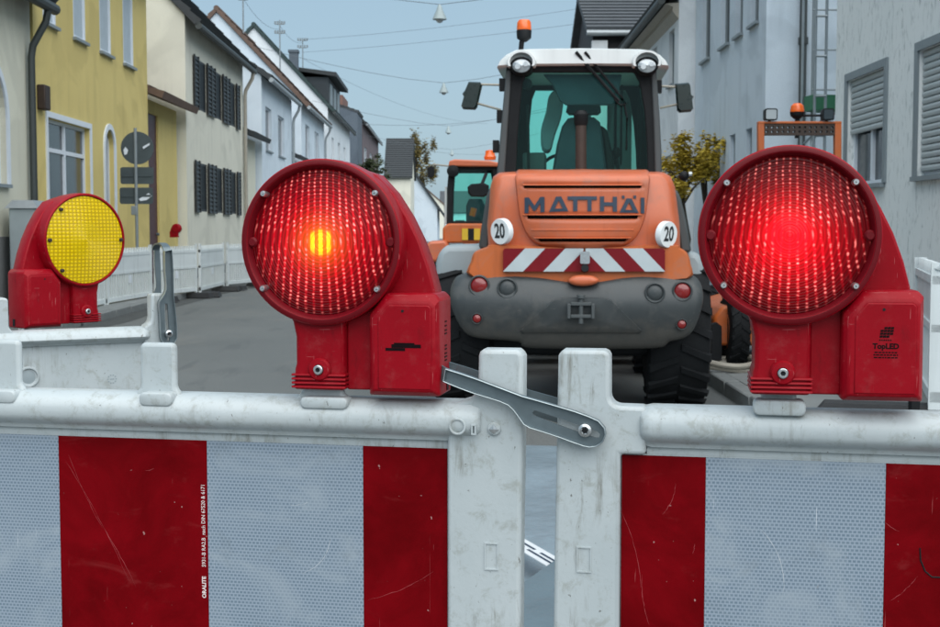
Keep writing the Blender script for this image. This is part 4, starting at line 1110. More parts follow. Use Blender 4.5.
# ---- cab
CY = 1.25; CF = 2.65
def cp(px, py, y=CY): return lp(px, py, y)
fb = lpoly([(496, 180), (498, 160), (501.5, 120), (506, 70), (507, 64), (655, 64), (656.5, 70), (660, 120), (661.5, 150), (662, 180)], CY)
gb = lpoly([(515.5, 177), (517.5, 140), (520.5, 105), (523, 82), (527, 72), (634, 72), (639, 82), (644, 110), (646.5, 140), (648, 177)], CY)
MB().holed(fb, [gb], CY, CY + .07).build('rear_frame', 'black', L_, bevel=.012)
ffb = [(x * .94, z) for x, z in fb]; fgb = [(x * .97, z) for x, z in gb]
MB().holed(ffb, [[(x * .98, z) for x, z in fgb]], CF, CF + .07).build('front_frame', 'black', L_)
MB().prism(gb, CY + .02, CY + .03).build('rear_window', 'glass_cab', L_, smooth=0)
MB().prism(fgb, CF + .03, CF + .04).build('windscreen', 'glass_cab', L_, smooth=0)
xa, za = cp(499, 172); xb, zb = cp(507, 66); xc, zc = cp(662, 172); xd, zd = cp(655.5, 66)
for (x0, z0, x1, z1), sg in (((xa, za, xb, zb), 1), ((xc, zc, xd, zd), -1)):
    q = MB().loft([[(x0 + sg * .02, CY + .07, z0), (x0 + sg * .03, CY + .07, z0), (x1 + sg * .03, CY + .07, z1), (x1 + sg * .02, CY + .07, z1)], [(x0 * .95 + sg * .02, CF, z0), (x0 * .95 + sg * .03, CF, z0), (x1 * .95 + sg * .03, CF, z1), (x1 * .95 + sg * .02, CF, z1)]])
    q.build('side_window', 'glass_cab', L_, smooth=0)
    pm = (CY + CF) / 2 + .15
    MB().loft([[(x0 + sg * .005, pm, z0), (x0 + sg * .06, pm, z0), (x0 + sg * .06, pm + .08, z0), (x0 + sg * .005, pm + .08, z0)], [(x1 + sg * .005, pm, z1), (x1 + sg * .06, pm, z1), (x1 + sg * .06, pm + .08, z1), (x1 + sg * .005, pm + .08, z1)]]).build('door_pillar', 'black', L_)
x0, zf = cp(500, 178); x1, _ = cp(662, 178)
MB().box(x0 + .02, x1 - .02, CY + .08, CF - .001, zf - .9, zf - .25).build('cab_floor', 'grey_dark', L_, bevel=.02)
for pts_ in ([(496, 180), (498, 160), (501.5, 120), (506, 70), (511.5, 70), (508, 120), (505.5, 160), (504.5, 180)], [(662, 180), (661.5, 150), (660, 120), (656.5, 70), (651, 70), (653.5, 120), (654.5, 150), (655, 180)]):
    MB().prism(lpoly(pts_, CY - .02), CY - .02, CY + .03).build('corner_pillar', 'grey_dark', L_, bevel=.012)
# roof with two lamp domes
rp = lpoly([(497, 67.5), (500, 61), (506, 55), (516, 50), (530, 49), (583, 48.3), (640, 49.3), (651, 50.5), (660, 55), (666, 61), (669, 67.5), (650, 65.5), (583, 65), (515, 65.5)], CY - .05)
rf_ = MB().loft([sect(rp, CY - .09, .985, .85), sect(rp, CY - .05), sect(rp, CY + .3), sect(rp, CF + .1, .97, 1.1), sect(rp, CF + .2, .94, .8)])
rfo = rf_.build('cab_roof', 'cabwhite', L_, smooth=50)
for px in (521.3, 647):
    x, z = cp(px, 65.5, CY - .15); r = 12.3 * 10.75 / FPX
    q = MB().lathe([(r * .8, CY + .3), (r * 1.15, CY + .1), (r * 1.2, CY - .10), (r * 1.12, CY - .16), (r * .92, CY - .16)], (x, 0, z + .035), 'Y', 28, caps=False)
    q.v = [(a, b, z + (max(c, z - .005) - z) * .82) for a, b, c in q.v]
    q.build('lamp_hood', 'cabwhite', rfo, smooth=50)
    wl = MB().lathe([(r * .92, CY + .1), (r * .92, CY - .15), (r * .80, CY - .165), (r * .78, CY - .14)], (x, 0, z), 'Y', 28, caps=False); wl.v = [(a, b, z + (c - z) * .76) for a, b, c in wl.v]; wl = wl.build('work_lamp', 'black', L_)
    ln_ = MB().lathe([(r * .8, CY - .12), (r * .72, CY - .145), (.001, CY - .16)], (x, 0, z), 'Y', 24); ln_.v = [(a, b, z + (c - z) * .76) for a, b, c in ln_.v]; ln_.build('lens', 'lamp_clear', wl)
    MB().cyl((x - .03, CY - .163, z - .01), (x - .03, CY - .17, z - .01), r * .22, n=12).cyl((x + .035, CY - .163, z + .01), (x + .035, CY - .17, z + .01), r * .2, n=12).build('bulb', 'screw', wl)
# interior
sx, sz = cp(583, 150, CY + .65)
seatp = lpoly([(553, 185), (553, 168), (557, 145), (562, 127), (568, 119), (580, 117), (594, 118), (600, 123), (603, 145), (606, 168), (606, 185)], CY + .55)
MB().loft([sect(seatp, CY + .42, .9, .95), sect(seatp, CY + .48), sect(seatp, CY + .60), sect(seatp, CY + .66, .9, .93)]).build('seat_backrest', 'seat', L_, smooth=50)
hr = lpoly([(566, 112), (568, 103), (573, 100), (595, 100), (600, 103), (601, 112), (598, 115), (569, 115)], CY + .55)
MB().loft([sect(hr, CY + .46, .9, .85), sect(hr, CY + .50), sect(hr, CY + .60), sect(hr, CY + .64, .9, .85)]).build('headrest', 'seat', L_, smooth=50)
bx = lpoly([(606, 180), (604, 150), (600, 125), (607, 130), (613, 155), (615, 180)], CY + .6); MB().prism(bx, CY + .55, CY + .75).build('seat_bolster', 'black', L_, bevel=.02)
hd = lpoly([(543, 74), (622, 74), (618, 100), (612, 105), (566, 105), (560, 101), (552, 84)], CY + .10)
MB().prism(hd, CY + .12, CY + .16).build('rear_blind', 'seat', L_, bevel=.01)
MB().box(sx - .30, sx + .26, CY + .55, CY + 1.0, sz - .55, sz - .28).build('seat_cushion', 'seat', L_, bevel=.05, seg=3)
stx, stz = cp(562, 172, CF - .4)
whl = MB(); whl.tube([(stx + .19 * math.cos(a), CF - .42 + .10 * math.sin(a), stz + .16 * math.sin(a)) for a in [i * PI / 14 for i in range(29)]], .016, 8); whl.build('steering_wheel', 'black', L_)
MB().tube([(stx, CF - .2, stz - .6), (stx, CF - .42, stz)], .05, 10).build('steering_column', 'black', L_)
cx_, cz_ = cp(631, 172, CY + .4)
MB().loft([[(cx_ - .22, CY + .25, cz_ - .3), (cx_ + .12, CY + .25, cz_ - .3), (cx_ + .12, CY + .25, cz_ - .02), (cx_ - .22, CY + .25, cz_ - .06)], [(cx_ - .22, CY + .9, cz_ - .3), (cx_ + .12, CY + .9, cz_ - .3), (cx_ + .12, CY + .9, cz_ + .05), (cx_ - .22, CY + .9, cz_ + .0)]]).build('console', 'black', L_, bevel=.02)
MB().tube([(cx_ - .1, CY + .6, cz_), (cx_ - .12, CY + .58, cz_ + .12)], .018, 8).lathe([(.01, .10), (.035, .13), (.04, .17), (.02, .20)], (cx_ - .12, CY + .58, cz_ + .02), 'Z', 12).build('joystick', 'black', L_)
lx_, lz_ = cp(530, 160, CY + .6)
MB().box(lx_ - .06, lx_ + .14, CY + .5, CY + .8, lz_ - .3, lz_ + .06).build('side_console', 'grey_dark', L_, bevel=.02)
MB().tube([(lx_, CY + .3, lz_ - .1), (lx_ - .01, CY + .32, lz_ + .45)], .014, 6).build('grab_rail', 'black', L_)
a_, b_ = cp(527, 84, CY + .15); MB().lathe([(.001, -.03), (.045, -.02), (.045, .03), (.001, .04)], (a_, CY + .15, b_), 'Y', 16).build('speaker', 'black', L_)
# dashboards and things seen through the glass, on the right of the seat
for px, w_ in ((616, 1.6), (622, 1.2), (640, 2.2)):
    a_, b_ = cp(px, 85, CF - .15); a2, b2 = cp(px - 1, 165, CF - .15); MB().tube([(a_, CF - .15, b_), (a2, CF - .15, b2)], w_ * .008, 6).build('grab_rail', 'black', L_)
ja, jb = cp(548, 95, CY + .9); hj = smooth_poly(lpoly([(542, 150), (541, 130), (546, 112), (549, 96), (557, 90), (563, 100), (561, 118), (555, 135), (550, 152)], CY + .85), 3)
MB().loft([sect(hj, CY + .8, .8, .9), sect(hj, CY + .84), sect(hj, CY + .9), sect(hj, CY + .95, .8, .9)]).build('hanging_jacket', 'curtain', L_, smooth=50)
# exhaust in front of the rear window
ex0 = lp(581, 174, CY - .28); ex1 = lp(581, 117, CY - .28)
MB().tube([(ex0[0], CY - .28, ex0[1] - .2), (ex1[0], CY - .28, ex1[1])], .045, 14).build('exhaust_pipe', 'rust', L_)
MB().lathe([(.035, ex1[1] - .09), (.055, ex1[1] - .05), (.06, ex1[1] + .02), (.04, ex1[1] + .05), (.001, ex1[1] + .055)], (ex1[0], CY - .28, 0), 'Z', 14).build('exhaust_cap', 'black', L_)
# wiper: twin arms and blade
def lp3(px, py, y): x_, z_ = lp(px, py, y); return (x_, y, z_)
wp = MB().tube([lp3(576, 52, CY - .10), lp3(586, 64, CY - .07), lp3(612, 94, CY - .05), lp3(619, 101, CY - .05)], .014, 6).tube([lp3(585, 52, CY - .10), lp3(596, 66, CY - .06), lp3(618, 93, CY - .05)], .012, 6)
wp.tube([lp3(613, 96, CY - .05), lp3(616, 92, CY - .05), lp3(622, 97, CY - .05), lp3(626, 104, CY - .05), lp3(620, 105, CY - .05), lp3(614, 99, CY - .05)], .008, 6)
wp.build('wiper_arm', 'black', L_); MB().tube([lp3(624, 103, CY - .03), lp3(627, 118, CY - .03), lp3(626.5, 150, CY - .03)], .009, 6).build('wiper_blade', 'black', L_)
# mirrors
for pl_, arms in (([(469, 82), (480.5, 82.5), (482, 85), (477, 107), (475, 109.5), (463, 109), (461.5, 106), (464, 97), (462.5, 94), (465, 91)], (((481, 84.5), (503, 85)), ((476, 103), (501, 110)))),
                  ([(675, 84), (688, 83), (690, 85), (691, 95), (693.5, 97), (692, 100), (693, 109), (691, 111.5), (680, 112.5), (677, 110)], (((676, 87), (656, 86)), ((679, 104), (660, 108))))):
    q = lpoly(pl_, CY + .75)
    mo = MB().loft([sect(q, CY + .69, .88, .9), sect(q, CY + .72), sect(q, CY + .80), sect(q, CY + .85, .8, .8)]).build('mirror', 'mirror', L_, smooth=40)
    for a, b in arms: MB().tube([lp3(a[0], a[1], CY + .75), lp3(b[0], b[1], CY + .75)], .011, 6).build('mirror_arm', 'pipe_tan', mo)
for px, py in ((502, 84), (499.5, 116), (495.5, 146), (659, 86)):
    x, z = cp(px, py); MB().box(x - .025, x + .025, CY + .02, CY + .12, z - .05, z + .05).build('hinge', 'black', L_)
# beacon on its stalk
x, z = cp(524, 50, CY + .2); _, zt = cp(524, 36, CY + .2); _, zq = cp(524, 19.5, CY + .2)
bs = MB().tube([(x - .03, CY + .2, z - .05), (x - .02, CY + .2, z + .06), (x, CY + .2, zt)], .022, 10).lathe([(.02, zt - .05), (.06, zt - .02), (.064, zt + .04), (.06, zt + .05)], (x, CY + .2, 0), 'Z', 20)
bs.build('beacon_stalk', 'black', L_); MB().lathe([(.060, zt + .045), (.062, zt + .06), (.058, zq - .025), (.045, zq - .005), (.001, zq)], (x, CY + .2, 0), 'Z', 24).build('beacon', 'lamp_amber', L_)
x, z = lp(684, 176, .9); MB().lathe([(.01, -.04), (.036, -.02), (.04, .02), (.02, .035)], (x, .9, z), 'Y', 16).build('side_lamp', 'black', L_); MB().cyl((x + .035, .87, z + .015), (x + .06, .87, z + .015), .018, n=10).build('side_lamp_lens', 'lamp_clear', L_)
# ================================================================== FAR ORANGE MACHINE (left of the loader)
Y2 = 21.0; k2 = Y2 / FPX
F2 = Frame((470 - 470) * k2, Y2, 0)
E = thing('excavator', 'small orange cab machine with glass cab, half hidden behind the big loader', 'excavator', (0, Y2, 0))
q2 = lambda pts, y=0: [F2.at(a, b, y) for a, b in pts]
fo = q2([(446.5, 226), (447, 190), (449, 165), (497, 165), (502, 190), (503, 226)]); fi = q2([(452.5, 221), (453, 192), (454.5, 170), (492, 170), (496, 192), (496.5, 221)])
MB().holed(fo, [fi], 0, .06).build('rear_frame', 'black', E, bevel=.01); MB().holed([(x * 1.0, z) for x, z in fo], [fi], 1.2, 1.26).build('front_frame', 'black', E)
MB().prism(fi, .02, .03).build('rear_window', 'glass_cab', E, smooth=0); MB().prism(fi, 1.22, 1.23).build('windscreen', 'glass_cab', E, smooth=0)
rp = q2([(448.5, 166.5), (449.5, 161), (455, 159.6), (490, 161), (499, 163), (500, 167)])
MB().loft([sect(rp, -.10), sect(rp, .6), sect(rp, 1.3, .97, .9)]).build('cab_roof', 'orange', E, bevel=.02)
q = q2([(444, 224), (444.5, 186), (446.5, 186), (447, 224)]); MB().prism(q, .3, .8).build('cab_side_post', 'cabwhite', E)
q = q2([(443, 243), (443, 228), (448, 223.5), (503, 223.5), (510, 230), (510, 243)]); MB().prism(q, -.25, 1.5).build('upper_body', 'orange_deep', E, bevel=.03)
for i, a in enumerate(range(462, 480, 3)):
    q = q2([(a, 240), (a, 228.5), (a + 3, 228.5), (a + 3, 240)], -.26); MB().prism(q, -.275, -.251).build('warning_block', 'yellow_paint' if i in (0, 1, 4, 5) else 'black', E, smooth=0)
q = q2([(466, 222), (466, 205), (469, 198), (482, 198), (486, 206), (487, 222)]); MB().loft([sect(q, .5, .9, .95), sect(q, .55), sect(q, .7)]).build('seat', 'seat', E)
MB().tube([(F2.at(472, 216, .2)[0], .3, F2.at(472, 216, .2)[1]), (F2.at(474, 208, .2)[0], .3, F2.at(474, 208, .2)[1])], .05, 8).build('lever', 'lamp_amber', E)
q = q2([(468, 193), (467.5, 187), (471, 184), (484, 183), (489, 185.5), (489, 194), (484, 197), (471, 196.5)], -.4); MB().loft([sect(q, -.46, .85, .85), sect(q, -.42), sect(q, -.36), sect(q, -.32, .9, .9)]).build('mirror', 'black', E)
MB().tube([F2.at(482, 184, -.4)[:1] + (-.4,) + F2.at(482, 184, -.4)[1:], F2.at(486, 174, -.2)[:1] + (-.2,) + F2.at(486, 174, -.2)[1:]], .03, 6).build('mirror_arm', 'black', E)
q = q2([(428, 177), (427, 168), (431, 165.5), (434, 167), (434.5, 175), (432, 177.5)], .4); MB().loft([sect(q, .36, .9, .9), sect(q, .40), sect(q, .46)]).build('mirror', 'black', E)
a, b = F2.at(433, 164.5, .4), F2.at(449, 166, .2); MB().tube([(a[0], .4, a[1]), (b[0], .2, b[1])], .016, 6).build('mirror_arm', 'pipe_tan', E)
x, z = F2.at(450.5, 171, -.06); MB().lathe([(.001, -.16), (.09, -.14), (.10, -.05), (.05, .02)], (x + .04, 0, z), 'Y', 16).build('work_lamp', 'black', E)
x, z = F2.at(490, 160, .3); MB().lathe([(.09, 0), (.10, .05), (.08, .08), (.075, .15), (.001, .17)], (x, .3, z), 'Z', 16).build('beacon', 'lamp_amber', E)
MB().box(-.75, .65, -.1, 1.8, .45, .95).build('undercarriage', 'grey_dark', E, bevel=.04)
for x in (-.72, .62):
    for y in (.1, 1.7):
        ty = tyre(x, y, .42, .34, E); MB().lathe([(.05, -.03), (.2, -.05), (.22, -.1), (.22, .1), (.2, .05), (.05, .03)], (x, y, .42), 'X', 18).build('rim', 'orange_deep', ty)
q = q2([(426, 262), (425, 247), (430, 241), (446, 240), (450, 246), (450, 262)], -.2); MB().loft([sect(q, -.5, .9, .9), sect(q, -.42), sect(q, .3)]).build('blade_arm', 'orange', E, bevel=.03)
MB().tube([(.0, 1.4, .9), (.0, 2.2, 1.2), (.05, 3.6, .6)], .13, 8).build('boom', 'orange_deep', E)

# ================================================================== ORANGE MACHINE ON THE RIGHT PAVEMENT
Y3 = 12.3; X3 = (798.5 - 470) / FPX * Y3
F3 = Frame(X3, Y3, 0)
D = thing('dumper', 'orange compact machine with lamp frame standing behind the right red lamp', 'dumper', (X3, Y3, 0))
q3 = lambda pts, y=0: [F3.at(a, b, y) for a, b in pts]
for x0, x1 in ((757.5, 763.5), (834, 840.5)):
    MB().prism(q3([(x0, 330), (x0, 122.5), (x1, 122.5), (x1, 330)]), -.04, .04).build('roll_bar', 'orange_deep', D, bevel=.008)
bar = q3([(763.4, 135.5), (763.4, 124), (834.2, 124), (834.2, 135.5)])
(bx0, bz0), (bx1, bz1) = bar[0], bar[2]
holes = []; nh = 13
rnd = random.Random(5)
for i in range(nh):
    cx_ = bx0 + (bx1 - bx0) * (i + .5) / nh; w_ = (bx1 - bx0) / nh * .22
    for j in (0, 1):
        cz_ = bz0 + (bz1 - bz0) * (.31 + .38 * j); h_ = (bz1 - bz0) * .11; s_ = rnd.uniform(-.35, .35) * w_
        holes.append([(cx_ + w_ * math.cos(a) + s_ * math.sin(a), cz_ + h_ * math.sin(a)) for a in [t_ * PI / 4 for t_ in range(8)]])
MB().holed(bar, holes, -.03, .03).build('cross_bar', 'rust', D, smooth=0)
MB().prism(q3([(757.5, 124), (757.5, 121.6), (840.5, 121.6), (840.5, 124)]), -.042, .042).build('top_rail', 'orange_deep', D, bevel=.006)
for px, w_, dark in ((769.5, 13, 0), (826.5, 12, 1)):
    x0, z0 = F3.at(px - w_ / 2, 121, 0); x1, z1 = F3.at(px + w_ / 2, 109, 0)
    wl = MB().loft([sect(rrect(x0, x1, z0, z1, .02), -.07, 1, 1), sect(rrect(x0, x1, z0, z1, .02), .02, .95, .95), sect(rrect(x0, x1, z0, z1, .02), .06, .6, .6)]).build('work_lamp', 'black', D)
    MB().prism(rrect(x0 + .012, x1 - .012, z0 + .012, z1 - .012, .012), -.078, -.0701).build('lens', 'pane' if dark else 'gutter', wl)
    MB().box((x0 + x1) / 2 - .012, (x0 + x1) / 2 + .012, -.012, .012, z0 - .03, z0 + .004).build('bracket', 'black', wl)
x, zb_ = F3.at(797, 122, 0); _, z1 = F3.at(797, 113.5, 0); _, z2 = F3.at(797, 103, 0)
MB().tube([(x, 0, zb_ - .15), (x, 0, z1)], .02, 8).lathe([(.03, z1 - .05), (.062, z1 - .02), (.068, z1 + .012), (.06, z1 + .014)], (x, 0, 0), 'Z', 18).build('beacon_stalk', 'black', D)
MB().lathe([(.064, z1 + .013), (.066, z1 + .03), (.058, z2 - .025), (.035, z2 - .004), (.001, z2)], (x, 0, 0), 'Z', 20).build('beacon', 'lamp_amber', D)
MB().tube([(x + .02, 0, zb_ + .06), (x + .27, 0, zb_ + .06)], .012, 6).build('cable', 'black', D)
MB().prism(q3([(712, 345), (712, 316), (720, 306), (745, 300), (868, 300), (880, 312), (880, 345)]), -.1, 1.6).build('chassis', 'orange_deep', D, bevel=.03)
MB().prism(q3([(764, 302), (764, 262), (775, 252), (826, 252), (834, 262), (834, 302)]), -.02, .9).build('engine_cover', 'orange', D, bevel=.03)
MB().box(-.22, .22, 1.0, 1.4, 1.0, 1.12).box(-.22, .22, 1.38, 1.46, 1.1, 1.5).build('seat', 'black', D, bevel=.02)
for px in (734, 866):
    x, _ = F3.at(px, 350, 0)
    for y in (.0, 1.45):
        ty = tyre(x, y, .36, .18, D); ty.location = (0, 0, .10)
        MB().lathe([(.04, -.03), (.17, -.04), (.19, -.09), (.19, .09), (.17, .04), (.04, .03)], (x, y, .36), 'X', 18).build('rim', 'orange_deep', ty)
MB().prism(q3([(710.5, 360), (711, 324), (716, 322), (721, 326), (721, 360)], -.12), -.16, -.10).build('step_bracket', 'black', D)
mb = MB(); c0 = ground(716, 372, .12)
for j in range(2): mb.tube([((.30 - .02 * j) * math.cos(a), (.30 + .03 * j) * math.sin(a), .03 + .05 * j + .02 * math.sin(2 * a + j)) for a in [i * PI / 14 for i in range(29)]], .026, 8)
c_ = mb.build('hose_coil', 'tape'); c_.location = (c0.x + .12, c0.y + .22, .12); c_.data.materials[0] = M['pipe_tan']
tag(c_, 'coil of pale hose lying between the loader tyre and right orange machine', 'hose')

# ================================================================== SHEETS SEEN THROUGH THE GAP
def sheet(nm, mat, pts, z, label, cat, amp, seed, nu=14, nv=14, th=.01):
    a, b, c, d = [Vector(p_) for p_ in pts]; rnd = random.Random(seed)
    ph = [rnd.uniform(0, 6) for _ in range(6)]
    mb = MB(); top = []
    for j in range(nv + 1):
        for i in range(nu + 1):
            u, v_ = i / nu, j / nv
            p_ = a.lerp(b, u).lerp(d.lerp(c, u), v_)
            h = amp * (math.sin(v_ * 17 + ph[0] + 2 * u) * .5 + math.sin(u * 7 + v_ * 5 + ph[1]) * .6 + math.sin(v_ * 31 + u * 4 + ph[2]) * .25 + 1.2)
            top.append((p_.x, p_.y, z + h))
    n = nu + 1
    fs = [(j * n + i, j * n + i + 1, (j + 1) * n + i + 1, (j + 1) * n + i) for j in range(nv) for i in range(nu)]
    mb.add(top, fs); mb.add([(x, y, zq - th) for x, y, zq in top], fs)
    rim = [i for i in range(n)] + [j * n + nu for j in range(1, nv + 1)] + [nv * n + i for i in range(nu - 1, -1, -1)] + [j * n for j in range(nv - 1, 0, -1)]
    mb.loft([[top[i] for i in rim], [(top[i][0], top[i][1], top[i][2] - th) for i in rim]], caps=False)
    return tag(mb.build(nm, mat, smooth=60), label, cat)
g_ = lambda px, py, z=0: tuple(ground(px, py, z))
sheet('plastic_sheet', 'sheet', [(-.7, 4.15, 0), (1.1, 4.15, 0), (1.25, 8.05, 0), (-.6, 8.05, 0)], .03, 'pale blue grey plastic sheet lying on the road behind the barrier gap', 'sheet', .022, 2, 30, 44)
A1, A2 = Vector(g_(490, 604, .12)), Vector(g_(590, 539, .12))
dvec = (A2 - A1)
sheet('folded_sheet', 'sheet_dk', [(A1.x, A1.y - 1.0, 0), (A2.x, A2.y - 1.6, 0), (A2.x, A2.y, 0), (A1.x, A1.y, 0)], .115, 'darker slate blue folded sheet lying over the pale plastic sheet', 'sheet', .006, 5)
B1, B2 = Vector(g_(505, 535, .11)), Vector(g_(575, 576, .11)); per = Vector((B2.y - B1.y, B1.x - B2.x, 0)).normalized() * .045
tp_ = MB().loft([[tuple(B1 - per + Vector((0, 0, .0))), tuple(B1 + per), tuple(B1 + per + Vector((0, 0, .004))), tuple(B1 - per + Vector((0, 0, .004)))], [tuple(B2 - per), tuple(B2 + per), tuple(B2 + per + Vector((0, 0, .004))), tuple(B2 - per + Vector((0, 0, .004)))]])
tpo = tag(tp_.build('printed_tape', 'tape', smooth=0), 'short white printed tape strip lying across the pale plastic sheet', 'tape')
pr = MB()
for off, ln in ((-.012, (.1, .42)), (-.012, (.5, .9)), (.014, (.14, .34)), (.014, (.4, .86))):
    o_ = per.normalized() * off; a, b = B1.lerp(B2, ln[0]) + o_, B1.lerp(B2, ln[1]) + o_; w_ = per.normalized() * .006; up = Vector((0, 0, .0055))
    pr.add([tuple(a - w_ + up), tuple(b - w_ + up), tuple(b + w_ + up), tuple(a + w_ + up)], [(0, 1, 2, 3)])
pr.build('print', 'navy_letter', tpo, smooth=0)

# ================================================================== FRONT BARRIERS
YAW = math.radians(11.3)
BF = Frame(0, 1.515, -YAW)
FY = -.022                                  # front face of the white columns
def bx(px, py, y=FY): return BF.at(px, py, y)
def bpoly(pts, y=FY): return [BF.at(a, b, y) for a, b in pts]
def offset_poly(poly, d):
    out = []; n = len(poly); area = sum(poly[i][0] * poly[(i + 1) % n][1] - poly[(i + 1) % n][0] * poly[i][1] for i in range(n)); sg = 1 if area > 0 else -1
    for i in range(n):
        p0, p1, p2 = Vector(poly[i - 1]), Vector(poly[i]), Vector(poly[(i + 1) % n])
        e1, e2 = (p1 - p0).normalized(), (p2 - p1).normalized()
        n1, n2 = Vector((-e1.y, e1.x)) * sg, Vector((-e2.y, e2.x)) * sg
        m_ = (n1 + n2); m_ = m_ / max(.35, m_.length_squared) * 2
        out.append(tuple(p1 + m_ * d * .5 * 1.0))
    return out
ZR_TOP = bx(440, 401.5)[1]; ZR_BOT = bx(440, 441)[1]; ZF_TOP = bx(447, 448.5, -.010)[1]; ZF_BOT = ZF_TOP - .25
def rail_profile(zt=None, zb=None):
    zt = ZR_TOP if zt is None else zt; zb = ZR_BOT if zb is None else zb; h = zt - zb
    return [(.028, zb), (.030, zt - .012), (.024, zt - .003), (.012, zt), (-.012, zt), (-.022, zt - .003), (-.031, zt - .010), (-.034, zt - .018), (-.034, zb + h * .40), (-.031, zb + h * .26), (-.022, zb + h * .15), (-.017, zb + h * .05), (-.0165, zb)]
def rail(x0, x1, prof, end=.012):
    cz = sum(q[1] for q in prof) / len(prof)
    def s_(x, k_): return [(x, .0 + (y) * k_, cz + (z - cz) * k_) for y, z in prof]
    return MB().loft([s_(x0, .80), s_(x0 + end * .3, .92), s_(x0 + end, 1), s_(x1 - end, 1), s_(x1 - end * .3, .92), s_(x1, .80)])
def barrier_lower(parent, t0, x0, x1, zt, mat='white'):
    """the part of a 1 m site barrier below the board: slatted grid, bottom rail, feet"""
    lo = MB().box(x0, x1, -.014, .018, zt - .05, zt - .0005).box(x0, x1, -.014, .018, .12, .19)
    lo.build('lower_frame', mat, parent, loc=(-t0, 0, 0), smooth=0)
    n = max(2, int((x1 - x0) / .1)); me = None
    for i in range(n):
        x = x0 + (x1 - x0) * (i + .5) / n
        if me is None: o = MB().box(-.018, .018, -.010, .014, .1905, zt - .0505).build('slat', mat, parent, smooth=0); me = o.data
        else: o = bpy.data.objects.new('slat', me); COL.objects.link(o); o.parent = parent
        o.location = (x - t0, 0, 0)
    for x in (x0 + .15, x1 - .15):
        f = MB().loft([[(x - .14, -.28, 0), (x + .14, -.28, 0), (x + .14, .42, 0), (x - .14, .42, 0)], [(x - .12, -.25, .11), (x + .12, -.25, .11), (x + .12, .40, .11), (x - .12, .40, .11)]])
        f.build('foot', 'rubber', parent, loc=(-t0, 0, 0), bevel=.012)
def col_build(parent, t0, pts, name='end_column', y0=FY, y1=.012, bev=.006):
    o = MB().prism(pts, y0, y1).build(name, 'white', parent, bevel=bev, seg=3, loc=(-t0, 0, 0), smooth=50); return o
def film(parent, t0, x0, x1, mat, y=-.0105):
    return MB().box(x0, x1, y - .0012, y, ZF_BOT, ZF_TOP).build('film_stripe', mat, parent, loc=(-t0, 0, 0), smooth=0)
def stub(parent, t0, pxl, pxr, ytop, name='stub_post', skew=0):
    x0, z0 = bx(pxl, ytop + 60, -.016); x1, z1 = bx(pxr, ytop, -.016); r = .007
    zb = ZR_TOP - .02; fl = .007
    pts = [(x0 - fl, ZR_TOP - .004), (x0 - .004, ZR_TOP + .003), (x0, ZR_TOP + fl)] + arc(x0 + r, z1 - r, r, 180, 90, 4) + arc(x1 - r, z1 - r, r, 90, 0, 4) + [(x1, ZR_TOP + fl), (x1 + .004, ZR_TOP + .003), (x1 + fl, ZR_TOP - .004), (x1 + fl, zb), (x0 - fl, zb)]
    o = MB().prism(pts, -.017, -.006).build(name, 'white', parent, bevel=.005, seg=3, loc=(-t0, 0, 0), smooth=50)
    return o
def hump(parent, t0, pxl, pxr, ytop, ybot):
    x0, zt = bx(pxl, ytop, -.036); x1, zb = bx(pxr, ybot, -.036)
    r = .006; pts = rrect(x0, x1, zb, zt, r, 3)
    cx_ = (x0 + x1) / 2
    return MB().loft([sect(pts, -.010, 1.0, 1), sect(pts, -.0310, 1.0, 1), sect(pts, -.0335, .97, .93), sect(pts, -.0343, .90, .78)]).build('lamp_socket', 'white', parent, loc=(-t0, 0, 0), smooth=50)
def place(parent_label, tc, name='site_barrier', group='white site barriers with red and white boards'):
    p_ = BF.o + BF.t * tc
    return thing(name, parent_label, 'barrier', (p_.x, p_.y, 0), -YAW, group)

# ---- left one
xR = bx(522.5, 500)[0]; tL = xR - 1.0
LB = place('front left white barrier with mostly white board stripes, pale post beside the gap', tL)
pc = bpoly([(447, 403), (458, 402), (469, 399), (475, 393.5), (477.6, 386), (478.2, 356)]) + bpoly([(479.5, 352), (483, 349.5), (517, 350), (521, 352), (523, 357), (522.5, 440), (521, 520), (520, 640)])
x_l = bx(447, 640)[0]; pc = [p_ for p_ in pc]; pc += [(pc[-1][0], .10), (pc[0][0] + .0, .10)]
c1 = col_build(LB, tL, pc)
xe = bx(481, 428)[0]
rail(xR - 2.0, xe, rail_profile()).build('top_rail', 'white_rail', LB, loc=(-tL, 0, 0), smooth=45)
xb_ = bx(448.5, 520, -.010)[0]
MB().box(xR - 1.92, pc[0][0] - .0005, -.0098, .014, ZF_BOT - .02, ZR_BOT + .02).build('board', 'white', LB, loc=(-tL, 0, 0), smooth=0)
ed = [bx(p_, 540, -.0115)[0] for p_ in (60.5, 208, 363.5, 447.5)]
sw = ed[1] - ed[0]
cuts = [ed[0] - 5 * sw + i * sw for i in range(5)]
cuts = [c_ for c_ in cuts if c_ > xR - 1.93]
allc = [max(xR - 1.91, cuts[0])] + cuts[1:] + ed
for i in range(len(allc) - 1):
    red = (len(allc) - 2 - i) % 2 == 0
    film(LB, tL, allc[i] + .0002, allc[i + 1] - .0002, 'film_r' if red else 'film_w')
stub(LB, tL, 140.5, 175.5, 343); stub(LB, tL, -18, 19.5, 340)
hump(LB, tL, 138, 171, 392.5, 407); hump(LB, tL, -20, 14, 390, 404)
stub(LB, tL, 302, 343, 380); hump(LB, tL, 299, 347, 397, 410)
barrier_lower(LB, tL, xR - 1.92, pc[0][0] - .001, ZF_BOT - .02)
